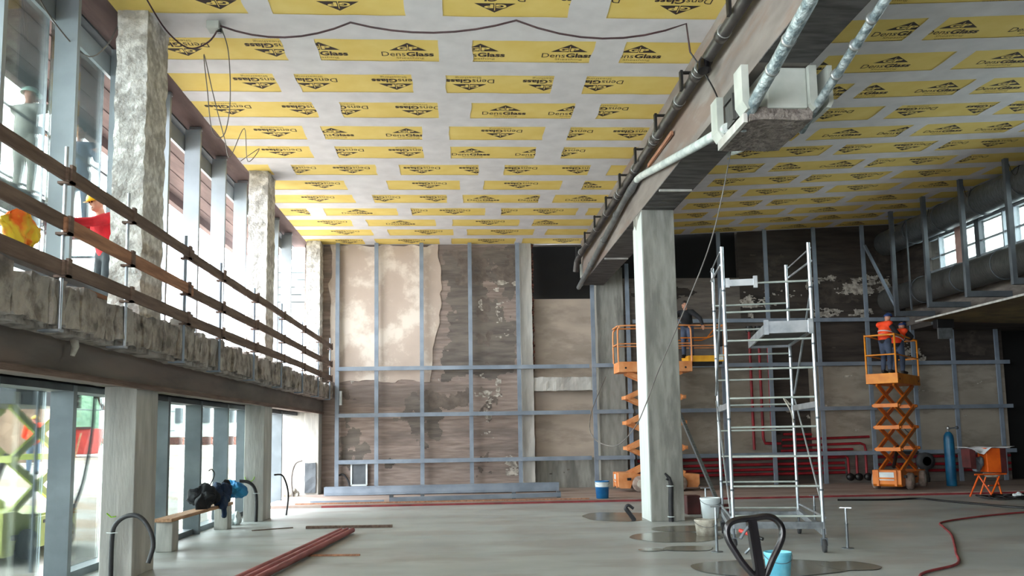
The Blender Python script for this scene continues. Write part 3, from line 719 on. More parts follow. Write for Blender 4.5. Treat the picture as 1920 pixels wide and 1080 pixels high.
# ------------------------------------------------------------------ drain pipes along the beam
wp = thing('waste_pipe', 'long dark waste pipe hung under the ceiling along the left of the beam', 'pipe', (3.56, 14, 7.0))
m_ = MB(); m_.tube([(3.56, -6, 7.14), (3.56, 25.6, 7.12), (3.52, 25.75, 6.98), (3.5, 25.85, 6.72)], .085, 14); obj('pipe_run', m_, pipe_blk, wp)
for yy in (9.6, 10.9, 12.05, 12.2, 13.3, 14.9, 15.2, 16.9, 18.6, 18.9, 20.4, 22.0, 23.6, 25.0):
    m_ = MB(); m_.lathe((3.56, yy, 7.14), [(.086, -.09), (.1, -.085), (.1, .085), (.086, .09)], 16, 'y'); c_ = obj('coupling', m_, pipe_blk, wp)
    m_ = MB(); m_.lathe((3.56, yy, 7.14), [(.101, -.1), (.104, -.1), (.104, -.085), (.101, -.085)], 16, 'y'); obj('clamp_ring', m_, ring, c_)
for yy in (10.2, 12.6, 14.4, 16.2, 17.9, 19.7, 21.5, 23.3, 25.1):
    m_ = MB(); m_.box(3.41, yy - .05, 7.05, 3.45, yy + .05, 7.36); m_.box(3.41, yy - .03, 7.32, 3.73, yy + .03, 7.35); obj('hanger_strap', m_, black, wp)
m_ = MB(); m_.tube([(3.56, 11.7, 7.12), (3.5, 11.62, 7.02), (3.5, 11.6, 6.93)], .1, 12); obj('branch_elbow', m_, black_m, wp)
gp = thing('waste_pipe', 'grey pipe below the dark one, fixed to the far part of the beam', 'pipe', (3.6, 21, 6.4))
m_ = MB(); m_.tube([(3.6, 17.0, 6.93), (3.6, 18.4, 6.87), (3.6, 23.5, 6.45), (3.6, 26.0, 6.25)], .07, 12); obj('pipe_run', m_, pipe_gry, gp)
for yy, z in ((19.3, 6.82), (21.2, 6.65), (23.4, 6.46)): m_ = MB(); m_.lathe((3.6, yy, z), [(.07, -.08), (.085, -.07), (.085, .07), (.07, .08)], 14, 'y'); obj('coupling', m_, pipe_gry, gp)
m_ = MB(); m_.tube([(3.6, 16.9, 6.93), (3.6, 17.5, 6.9), (3.6, 18.0, 6.9)], [.06, .09, .07], 12); obj('joint_piece', m_, galv, gp)
m_ = MB(); m_.bar((3.67, 14.2, 6.95), (3.69, 16.2, 7.0), .04, .07); solo('timber_batten', m_, wood_o, 'brown batten between the waste pipe and the beam face', 'batten')

# lagged pipes meeting in the grey casing under the beam
m_ = MB(); m_.tube([(3.6, 11.0, 5.86), (3.61, 12.5, 6.13), (3.61, 14.9, 6.58), (3.6, 16.5, 6.88), (3.6, 16.9, 6.93)], .07, 12); solo('lagged_pipe', m_, foil_white, 'white lagged pipe running from the grey casing up along the left beam face', 'pipe')
m_ = MB(); m_.tube(spline([(4.5, 11.2, 5.92), (4.5, 12.6, 6.2), (4.5, 13.9, 6.5), (4.46, 15.2, 7.2)]), .06, 12); solo('lagged_pipe', m_, foil_white, 'short white lagged pipe leaving the casing along the right beam face', 'pipe')
m_ = MB(); m_.tube([(3.68, 10.6, 5.72), (3.64, 10.0, 5.84), (3.66, 8.3, 6.24), (3.5, 6.8, 6.6), (3.4, 5.5, 6.9)], .075, 14)
lp = solo('lagged_pipe', m_, foil, 'thick foil lagged pipe crossing in front of the beam into the casing', 'pipe')
for t_ in (.35, .65, 1.1): y_ = 10.0 - t_ * 1.7; m_ = MB(); m_.lathe((3.64 + .02 * t_ * 1.0, y_, 5.84 + .4 * t_), [(.078, -.02), (.086, -.02), (.086, .02), (.078, .02)], 14, 'y'); obj('strap', m_, ring, lp)
m_ = MB(); m_.tube([(4.5, 10.7, 5.72), (4.46, 10.0, 5.84), (4.46, 8.3, 6.25), (4.62, 6.6, 6.66)], .055, 14)
lp = solo('lagged_pipe', m_, foil, 'thinner foil lagged pipe crossing right of the beam toward the casing', 'pipe')
for t_ in (.3, .6, .85, 1.1): y_ = 10.0 - t_ * 1.7; m_ = MB(); m_.lathe((4.46 - .02 * t_, y_, 5.84 + .41 * t_), [(.062, -.02), (.07, -.02), (.07, .02), (.062, .02)], 14, 'y'); obj('strap', m_, ring, lp)
cs = thing('pipe_casing', 'grey boxed casing wrapped under the beam where lagged pipes meet', 'casing', (4.0, 10.9, 5.7))
m_ = MB(); m_.box(3.84, 10.12, 5.8, 4.36, 11.3, 6.33); obj('box_body', m_, casing, cs, bevel=.02)
for y0, y1 in ((10.05, 10.35), (11.1, 11.38)):
    m_ = MB(); m_.prism([(3.5, 6.33), (3.5, 5.86), (3.56, 5.76), (3.59, 5.76), (3.59, 6.33)], 'y', y0, y1); obj('side_flange', m_, casing, cs)
m_ = MB(); m_.prism([(4.36, 6.33), (4.36, 5.84), (4.42, 5.76), (4.46, 5.84), (4.46, 6.33)], 'y', 10.05, 10.45); obj('side_flange', m_, casing, cs)
m_ = MB(); m_.prism([(4.6, 6.33), (4.6, 5.86), (4.56, 5.78), (4.62, 5.78), (4.66, 5.86), (4.66, 6.33)], 'y', 10.05, 10.6); obj('side_flange', m_, casing, cs)
m_ = MB(); m_.box(3.6, 10.35, 6.2, 3.64, 11.1, 6.33); m_.box(3.6, 10.38, 5.84, 3.66, 11.05, 6.16); m_.box(3.56, 10.62, 5.84, 3.62, 10.66, 6.2); obj('side_panel', m_, galv_dull, cs)
m_ = MB(); m_.rough(3.62, 10.15, 5.66, 4.42, 11.35, 5.82, .1, .02); obj('insulation_slab', m_, foam, cs)
m_ = MB(); m_.bar((3.58, 10.2, 5.7), (3.58, 11.3, 5.7), .05, .12); obj('torn_edge', m_, conc_l, cs)

# ------------------------------------------------------------------ cables on the ceiling
m_ = MB(); P = [(-3.45, 11.93, 7.69), (-1.57, 11.81, 7.7), (.81, 11.69, 7.7), (3.3, 11.73, 7.7)]
pts = sag(P[0], P[1], .2) + sag(P[1], P[2], .17)[1:] + sag(P[2], P[3], .25)[1:] + [(3.36, 11.8, 7.3)]
m_.tube(pts, .014, 6); solo('ceiling_cable', m_, cable_br, 'brown cable looping in sags across the ceiling boards', 'cable')
m_ = MB(); m_.tube(spline([(3.36, 11.8, 7.3), (3.58, 11.75, 6.9), (3.66, 11.55, 6.5), (3.62, 11.42, 6.2)]), .012, 6); solo('ceiling_cable', m_, black, 'thin black cable dropping from the waste pipe past the beam face', 'cable')
m_ = MB(); m_.tube(spline([(-4.2, 11.1, 7.68), (-4.12, 11.7, 7.5), (-3.9, 12.0, 7.38), (-3.62, 12.0, 7.48), (-3.45, 11.93, 7.68)]), .012, 6); solo('ceiling_cable', m_, cable_br, 'brown cable hanging between the near column head and the junction box', 'cable')
m_ = MB(); m_.tube(spline([(-3.44, 11.95, 7.68), (-3.42, 12.3, 7.45), (-3.55, 12.9, 6.9), (-3.75, 13.3, 6.55), (-3.9, 13.2, 6.6), (-3.93, 13.0, 7.2), (-3.96, 12.9, 7.7), (-3.9, 13.2, 7.2), (-3.9, 13.9, 6.7), (-4.05, 14.8, 6.7), (-4.15, 16.1, 7.69), (-4.2, 16.6, 7.2), (-4.15, 17.3, 7.7), (-4.5, 17.2, 7.4)]), .008, 5)
solo('ceiling_cable', m_, cable_gy, 'thin grey cable hanging in long loops down the left edge of the ceiling', 'cable')
jb = thing('junction_box', 'grey junction box under the ceiling where the brown cables start', 'box', (-3.5, 11.95, 7.6))
m_ = MB(); m_.box(-3.62, 11.85, 7.62, -3.44, 12.05, 7.735); obj('box_body', m_, casing, jb, bevel=.01)
m_ = MB(); m_.lathe((-3.45, 11.93, 7.58), [(.03, 0), (.03, .06)], 10); obj('cable_gland', m_, black, jb)
m_ = MB(); m_.tube(spline([(-5.3, 10.2, 7.6), (-5.22, 10.6, 7.2), (-5.0, 11.2, 6.9), (-4.9, 11.6, 7.2), (-4.85, 11.9, 7.7)]), .01, 6); solo('ceiling_cable', m_, cable_gy, 'slack grey cable crossing the upper glazing left of the near column', 'cable')
m_ = MB(); m_.tube(spline([(4.46, 13.2, 6.9), (4.42, 13.5, 6.2), (4.2, 13.9, 5.0), (3.9, 14.6, 3.95), (3.75, 16.2, 2.95), (3.62, 16.9, 2.3), (3.4, 17.0, 1.85), (3.05, 17.3, 1.5), (2.85, 19.0, 1.7), (3.3, 22.0, 2.3), (4.2, 25.0, 3.4)]), .011, 6)
solo('hanging_cable', m_, cable_gy, 'long grey cable hanging from the beam and swinging past the square column', 'cable')
m_ = MB(); m_.tube(spline([(4.39, 18.6, 6.55), (4.5, 18.65, 6.45), (4.62, 18.7, 6.3), (4.7, 18.9, 6.1), (4.7, 19.0, 5.9)]), .01, 5); solo('hanging_cable', m_, black, 'short black wire end curling from the beam behind the square column', 'cable')

# ------------------------------------------------------------------ site outside the glazing
g = MB(); nx, ny = 48, 60; vs = []


def terrain(x, y):
    d = -x - 6.5; z = -.06 + max(0, min(1, d / 8)) * 1.0 + max(0, min(1, (d - 8) / 14)) * .3
    if d > .5: z += .05 * noise.noise(Vector((x * .6, y * .6, 0)))
    return z


for i in range(nx + 1):
    for j in range(ny + 1):
        x = -5.1 - 70 * (i / nx) ** 1.6; y = -10 + 150 * j / ny; vs.append((x, y, terrain(x, y) if i else -.06))
g.add(vs, [(i * (ny + 1) + j, i * (ny + 1) + j + 1, (i + 1) * (ny + 1) + j + 1, (i + 1) * (ny + 1) + j) for i in range(nx) for j in range(ny)], 0, True)
tag(obj('site_ground', g, earth), 'pale bare ground of the building site outside', 'ground', None, 'stuff')
g = MB(); vs = []; nx, ny = 60, 90
for i in range(nx + 1):
    for j in range(ny + 1):
        a = i / nx; b = j / ny; y = 25 + 110 * b; x = -21 - .15 * y - 26 * a
        h = 7.5 * math.sin(min(1, a * 2.2) * PI / 2) * (1 if b > .1 else b * 10)
        d = noise.noise_vector(Vector((x * .5, y * .5, 0))); e = noise.noise(Vector((x * 2, y * 2, 1)))
        vs.append((x + d.x * .5, y + d.y * .5, .9 + h * (.9 + .2 * d.z) + .35 * e * min(1, h)))
g.add(vs, [(i * (ny + 1) + j, i * (ny + 1) + j + 1, (i + 1) * (ny + 1) + j + 1, (i + 1) * (ny + 1) + j) for i in range(nx) for j in range(ny)])
tag(obj('green_bank', g, grass_m), 'overgrown green bank rising behind the building site', 'bank', None, 'stuff')
m_ = MB(); m_.rough(-21, 33, .8, -16.4, 36.5, 3.3, .4, .5, .5); tag(obj('soil_heap', m_, soil, None, (-18.5, 34.5, .8)), 'brown heap of dug soil in front of the green bank', 'heap', None, 'stuff')
sk = thing('red_container', 'red skip container out on the site beyond the near glazing', 'container', (-17.5, 40, 1.1))
m_ = MB(); m_.prism([(-18.35, 1.15), (-16.95, 1.15), (-16.7, 2.3), (-18.55, 2.3)], 'y', 39.4, 41); obj('skip_body', m_, red_box, sk, bevel=.03)
m_ = MB(); m_.bar((-18.6, 39.35, 2.32), (-16.65, 39.35, 2.32), .08, .1); obj('rim', m_, red_dk, sk)
m_ = MB(); m_.tube([(-18.1, 39.1, .9), (-18.35, 39.2, 2.2)], .04, 6); solo('timber_post', m_, wood_bench, 'leaning pale post left in front of the red container', 'post')
m_ = MB(); m_.tube([(-17.2, 39.1, .95), (-17.0, 39.2, 2.1)], .04, 6); solo('timber_post', m_, wood_bench, 'leaning pale post right in front of the red container', 'post')
for z, r in ((2.6, .03), (1.6, .03)):
    m_ = MB(); m_.tube([(-22, 33, z + .6), (-15.2, 46, z + .6)], r, 6); solo('fence_rail', m_, galv, ['upper', 'lower'][z < 2] + ' pale rail of the site fence running behind the red container', 'rail')
m_ = MB()
for k in range(3): m_.bar((-8.9, 15.5 + k * .35, .3 + .05 * k), (-8.0, 17.2 + k * .4, .26), .14, .06)
solo('board_pile', m_, conc_l, 'few grey boards lying on the bare ground outside the near glazing', 'boards')
fb = thing('site_building', 'pale building with a red band seen through the lower glazing', 'building', (-27, 84, .5))
m_ = MB(); m_.box(-34, 82, .5, -20, 92, 8.5); obj('wall', m_, far_wall, fb)
m_ = MB(); m_.box(-34.05, 81.9, .9, -19.95, 82, 1.9); obj('red_band', m_, brick_red, fb)
for x in (-29.5, -27, -24.5, -22): m_ = MB(); m_.box(x, 81.9, 3.2, x + .7, 82.05, 4.6); obj('window', m_, steel_dark, fb)
nb = thing('neighbour_canopy', 'grey-green slatted canopy outside, above the far doorway', 'canopy', (-7.6, 41, 0))
m_ = MB()
for k in range(6): m_.box(-9.2, 40 + .15 * k, 7.7 + k * .38, -6.6, 43, 8.02 + k * .38)
obj('slats', m_, far_teal, nb)
m_ = MB(); m_.bar((-8.2, 39.9, 9.4), (-7.0, 39.9, 8.0), .12, .3); obj('stay', m_, steel_dark, nb)
for x in (-9.1, -6.7): m_ = MB(); m_.box(x - .1, 42.6, 1.0, x + .1, 42.8, 7.8); obj('post', m_, steel_dark, nb)
m_ = MB(); m_.rough(-6.9, 30, -.1, -5.6, 31.4, 1.0, .3, .05); solo('stone_block', m_, conc_l, 'pale rubble block outside the far doorway', 'block')
m_ = MB(); m_.rough(-7.2, 34, -.1, -5.3, 35, 1.35, .3, .04); solo('masonry_stub', m_, window_pink, 'low pinkish masonry stub outside the far doorway', 'masonry')

# outside scaffold along the glazing
sc = thing('facade_scaffold', 'grey-green tube scaffold standing outside the upper glazing', 'scaffold', (-6.5, 12.8, 0))
for x in (-6.15, -6.95):
    for yy in (8.0, 10.4, 12.75, 15.1):
        m_ = MB(); m_.tube([(x, yy, -.1 + .12 * (x < -6.5)), (x, yy, 7.1)], .026, 8); obj('standard', m_, mull_in, sc)
for z in (5.27, 5.85, 6.35):
    for x in (-6.15, -6.95):
        m_ = MB(); m_.tube([(x, 7.9, z), (x, 15.2, z)], .022, 6); obj('ledger', m_, mull_in, sc)
for yy in (8.0, 10.4, 12.75, 15.1):
    m_ = MB(); m_.tube([(-6.15, yy, 4.98), (-6.95, yy, 4.98)], .022, 6); m_.tube([(-6.15, yy, 4.4), (-6.95, yy, 4.95)], .016, 6); obj('transom_tube', m_, mull_in, sc)
m_ = MB(); m_.tube([(-6.95, 10.4, 5.0), (-6.95, 12.75, 6.1)], .02, 6); m_.tube([(-6.95, 12.75, 5.0), (-6.95, 15.1, 6.1)], .02, 6); obj('brace', m_, mull_in, sc)
m_ = MB(); m_.box(-6.93, 7.95, 5.3, -6.18, 15.15, 5.35); obj('deck', m_, galv_dull, sc)

# ------------------------------------------------------------------ people


def capsule(mb, a, b, ra, rb, n=14):
    a = Vector(a); b = Vector(b)
    mb.ball(a, ra, 8); mb.ball(b, rb, 8); mb.tube([a, a.lerp(b, .5), b], [ra, (ra + rb) / 2 * 1.03, rb], n)


def remesh(name, mb, m, parent, vox, smooth=3):
    o = obj(name + '_raw', mb, m, parent)
    r = o.modifiers.new('r', 'REMESH'); r.mode = 'VOXEL'; r.voxel_size = vox; r.use_smooth_shade = True
    s_ = o.modifiers.new('s', 'SMOOTH'); s_.factor = .5; s_.iterations = smooth
    bpy.context.view_layer.update(); dg = bpy.context.evaluated_depsgraph_get()
    me = bpy.data.meshes.new_from_object(o.evaluated_get(dg)); me.name = name
    bpy.data.objects.remove(o); o = bpy.data.objects.new(name, me); COL.objects.link(o); o.parent = parent
    return o


def person(label, loc, rz, J, top, legs, head_gear, vest=None, scale=1.0, look=(0, 1, 0)):
    """J: joints in a local frame (x right, y forward, z up) of a figure whose feet stand at z = 0."""
    t = thing('person', label, 'person', loc); t.rotation_euler.z = 0
    R = Matrix.Rotation(rz, 4, 'Z'); L0 = Vector(loc)

    def P(k): return L0 + (R @ (Vector(J[k]) * scale))
    s = scale; H = P('head'); look = (R @ Vector(look)).normalized(); up = (H - P('neck')).normalized(); side = look.cross(up).normalized()
    b = MB()
    b.ball(H, (.078 * s, .095 * s, .115 * s), 12); b.ball(H + look * .03 * s - up * .06 * s, .062 * s, 8)
    b.ball(H + look * .095 * s - up * .005 * s, (.016 * s, .022 * s, .02 * s), 6)
    b.ball(H + look * .085 * s - up * .075 * s, .028 * s, 6)
    for q in (-1, 1): b.ball(H + side * .08 * s * q, .022 * s, 6)
    capsule(b, P('neck') - up * .03 * s, H - up * .06 * s, .058 * s, .055 * s)
    capsule(b, P('hip'), P('chest'), .12 * s, .13 * s); capsule(b, P('chest'), P('neck'), .12 * s, .06 * s)
    for q in 'lr':
        capsule(b, P('sh' + q), P('el' + q), .045 * s, .038 * s); capsule(b, P('el' + q), P('wr' + q), .038 * s, .027 * s)
        capsule(b, P('chest'), P('sh' + q), .09 * s, .05 * s)
        capsule(b, P('hp' + q), P('kn' + q), .075 * s, .05 * s); capsule(b, P('kn' + q), P('an' + q), .048 * s, .035 * s)
        capsule(b, P('an' + q) + Vector((0, 0, -.02)), P('to' + q), .035 * s, .032 * s)
        d = (P('wr' + q) - P('el' + q)).normalized(); sd = d.cross(Vector((0, 0, 1)))
        if sd.length < .2: sd = d.cross(R @ Vector((0, 1, 0)))
        sd.normalize(); nn = sd.cross(d)
        pm = P('wr' + q) + d * .085 * s; capsule(b, P('wr' + q), pm, .028 * s, .03 * s); capsule(b, pm - sd * .02 * s, pm + sd * .02 * s, .022 * s, .022 * s)
        for k, ln in enumerate((.065, .078, .072, .055)):
            a0 = pm + sd * (.03 - .02 * k) * s; a1 = a0 + d * ln * .55 * s - nn * .01 * s; a2 = a1 + d * ln * .4 * s - nn * .03 * s
            capsule(b, a0, a1, .0105 * s, .0095 * s, 8); capsule(b, a1, a2, .0095 * s, .008 * s, 8)
        th = P('wr' + q) + d * .035 * s + sd * .03 * s
        capsule(b, th, th + (d * .035 + sd * .03) * s, .013 * s, .011 * s, 8); capsule(b, th + (d * .035 + sd * .03) * s, th + (d * .06 + sd * .03 - nn * .015) * s, .011 * s, .009 * s, 8)
    body = remesh('body', b, skin, t, .0095, 2)
    for q in (-1, 1):
        e = MB(); e.ball(H + look * .086 * s + side * .03 * s * q + up * .018 * s, .011 * s, 6); obj('eye', e, black, body)
    e = MB(); e.tube([H + look * .094 * s + side * .022 * s - up * .05 * s, H + look * .102 * s - up * .052 * s, H + look * .094 * s - side * .022 * s - up * .05 * s], .004 * s, 6); obj('mouth', e, red_dk, body)
    c = MB(); capsule(c, P('hip') + Vector((0, 0, .02)), P('chest'), .165 * s, .175 * s); capsule(c, P('chest'), P('neck') - up * .05 * s, .165 * s, .085 * s)
    capsule(c, P('shl'), P('shr'), .085 * s, .085 * s)
    for q in 'lr':
        capsule(c, P('sh' + q), P('el' + q), .078 * s, .064 * s); capsule(c, P('el' + q), P('wr' + q), .064 * s, .045 * s)
    remesh('jacket', c, top, t, .018, 4)
    c = MB()
    capsule(c, P('hpl'), P('hpr'), .115 * s, .115 * s); capsule(c, P('hip'), P('hip') + Vector((0, 0, .06)), .15 * s, .15 * s)
    for q in 'lr': capsule(c, P('hp' + q), P('kn' + q), .108 * s, .078 * s); capsule(c, P('kn' + q), P('an' + q) + Vector((0, 0, .03)), .076 * s, .062 * s)
    remesh('trousers', c, legs, t, .018, 4)
    for q in 'lr':
        c = MB(); capsule(c, P('an' + q) + Vector((0, 0, .04)), P('an' + q) - Vector((0, 0, .02)), .056 * s, .054 * s); capsule(c, P('an' + q) - Vector((0, 0, .03)), P('to' + q), .05 * s, .044 * s)
        remesh('boot', c, boot, t, .015, 2)
    if vest:
        c = MB(); capsule(c, P('hip') + Vector((0, 0, .08)), P('chest'), .182 * s, .192 * s); capsule(c, P('chest'), P('neck') - up * .09 * s, .18 * s, .1 * s); capsule(c, P('shl'), P('shr'), .088 * s, .088 * s)
        v = remesh('vest', c, vest, t, .02, 4)
        ax = (P('chest') - P('hip')).normalized()
        for k in (.25, .6):
            m = P('hip').lerp(P('chest'), k) + Vector((0, 0, .04)); c = MB(); u = ax.cross(R @ Vector((0, 1, 0))).normalized(); w_ = ax.cross(u)
            rr = (.182 + .01 * k) * s + .004
            c.tube([m + (u * math.cos(2 * PI * j / 24) + w_ * math.sin(2 * PI * j / 24)) * rr for j in range(24)], .018, 6, closed=True); obj('reflective_band', c, reflect, v)
    top_ = H + up * .035 * s
    c = MB()
    if head_gear:
        vs = []; n = 24; fs = []
        for i in range(7):
            tt = PI / 2 * i / 6
            for j in range(n):
                a = 2 * PI * j / n; vs.append(top_ + (side * math.cos(a) * .105 + look * math.sin(a) * .13) * math.sin(tt + 1e-3) * s + up * (.115 * math.cos(tt)) * s)
        for i in range(6):
            for j in range(n): fs.append((i * n + j, (i + 1) * n + j, (i + 1) * n + (j + 1) % n, i * n + (j + 1) % n))
        c.add(vs, fs, 0, True); k = len(vs) - n
        br = [top_ + (side * math.cos(2 * PI * j / n) * .118 + look * (math.sin(2 * PI * j / n) * .145 + max(0, math.sin(2 * PI * j / n)) * .035)) * s - up * .004 for j in range(n)]
        c.add([vs[k + j] for j in range(n)] + br, [(j, n + j, n + (j + 1) % n, (j + 1) % n) for j in range(n)])
        h = obj('helmet', c, head_gear, t); so = h.modifiers.new('shell', 'SOLIDIFY'); so.thickness = .004
        c = MB(); c.tube([top_ - look * .13 * s, top_ + up * .116 * s * 1.02, top_ + look * .13 * s], .008, 6); obj('helmet_ridge', c, head_gear, h)
    else:
        c.ball(H + up * .03 * s - look * .015 * s, (.09 * s, .09 * s, .1 * s), 8); remesh('hair', c, hair, t, .014, 1)
    return t


def J(**k):
    d = dict(hip=(0, 0, .95), chest=(0, .02, 1.28), neck=(0, .03, 1.47), head=(0, .06, 1.63), shl=(-.19, .02, 1.4), shr=(.19, .02, 1.4), ell=(-.25, .05, 1.12), elr=(.25, .05, 1.12),
             wrl=(-.24, .2, .9), wrr=(.24, .2, .9), hpl=(-.09, 0, .92), hpr=(.09, 0, .92), knl=(-.11, .04, .5), knr=(.11, .04, .5), anl=(-.12, 0, .09), anr=(.12, 0, .09), tol=(-.14, .16, .045), tor=(.14, .16, .045))
    d.update(k); return d


# figure on the gallery, leaning to the glazing
person('person in red jacket and yellow helmet reaching to the glazing on the gallery', (-5.02, 12.2, 3.42), math.radians(142),
       J(hip=(0, -.03, .95), chest=(0, .06, 1.27), neck=(0, .11, 1.45), head=(0, .17, 1.6), shl=(-.19, .08, 1.38), shr=(.19, .08, 1.38), ell=(-.22, .36, 1.27), elr=(.22, .38, 1.3),
         wrl=(-.12, .62, 1.24), wrr=(.14, .64, 1.36), knl=(-.11, .06, .5), knr=(.12, .04, .5)), cloth_red, cloth_trous, helmet_y, scale=1.06, look=(0, .95, -.3))
person('person in pale work clothes and mint helmet on the outside scaffold, arms stretched', (-6.5, 12.75, 5.35), math.radians(-10),
       J(shl=(-.19, .02, 1.4), ell=(-.2, .28, 1.3), wrl=(-.1, .52, 1.22), elr=(.24, .3, 1.5), wrr=(.26, .56, 1.62)), cloth_pale, cloth_pale, helmet_m, look=(.7, .6, -.1))
person('person in blue-grey clothes on the outside scaffold, right of the mint helmet', (-6.45, 14.45, 5.35), math.radians(190),
       J(ell=(-.3, .15, 1.15), wrl=(-.35, .4, 1.2), elr=(.24, .24, 1.2), wrr=(.2, .45, 1.35)), cloth_blgr, cloth_blgr, None, look=(0, 1, -.2))
person('person in dark jacket and jeans standing on the left lift platform', (6.62, 24.72, 3.9), math.radians(150),
       J(hip=(0, -.04, .93), chest=(0, .08, 1.24), neck=(0, .14, 1.42), head=(.0, .2, 1.57), shl=(-.19, .1, 1.35), shr=(.19, .08, 1.35), ell=(-.42, .1, 1.15), wrl=(-.5, .16, .95), elr=(.3, .25, 1.2), wrr=(.2, .45, 1.1)),
       cloth_dk, cloth_jean, None, look=(.4, .9, -.1))
person('person in blue helmet and orange vest at the near end of the right lift', (11.95, 23.45, 3.3), math.radians(-70),
       J(chest=(0, .06, 1.26), neck=(0, .1, 1.44), head=(0, .16, 1.6), elr=(.24, .2, 1.15), wrr=(.12, .42, 1.12), ell=(-.24, .22, 1.15), wrl=(-.1, .44, 1.12)), cloth_dk, cloth_jean, helmet_b, hiviz)
person('person in black jacket with orange vest behind the blue-helmeted one', (12.62, 24.05, 3.3), math.radians(-60),
       J(hip=(0, -.06, .9), chest=(0, .1, 1.16), neck=(0, .2, 1.3), head=(0, .28, 1.43), shl=(-.19, .12, 1.26), shr=(.19, .12, 1.26), elr=(.25, .34, 1.1), wrr=(.1, .5, 1.05), ell=(-.24, .34, 1.1), wrl=(-.1, .52, 1.05)),
       cloth_dk, cloth_jean, helmet_b, hiviz)
person('person in orange hi-vis jacket and pale blue trousers walking outside', (-13.1, 27.0, terrain(-13.1, 27.0)), math.radians(20),
       J(hip=(0, -.05, .95), chest=(0, .1, 1.25), neck=(0, .16, 1.42), head=(0, .22, 1.57), knl=(-.12, .2, .5), anl=(-.13, .22, .09), tol=(-.14, .38, .045), anr=(.12, -.22, .09), tor=(.13, -.06, .045), ell=(-.28, .2, 1.1), wrl=(-.2, .4, 1.0)),
       hiviz, cloth_blgr, helmet_y, scale=1.06)

# ------------------------------------------------------------------ scissor lifts


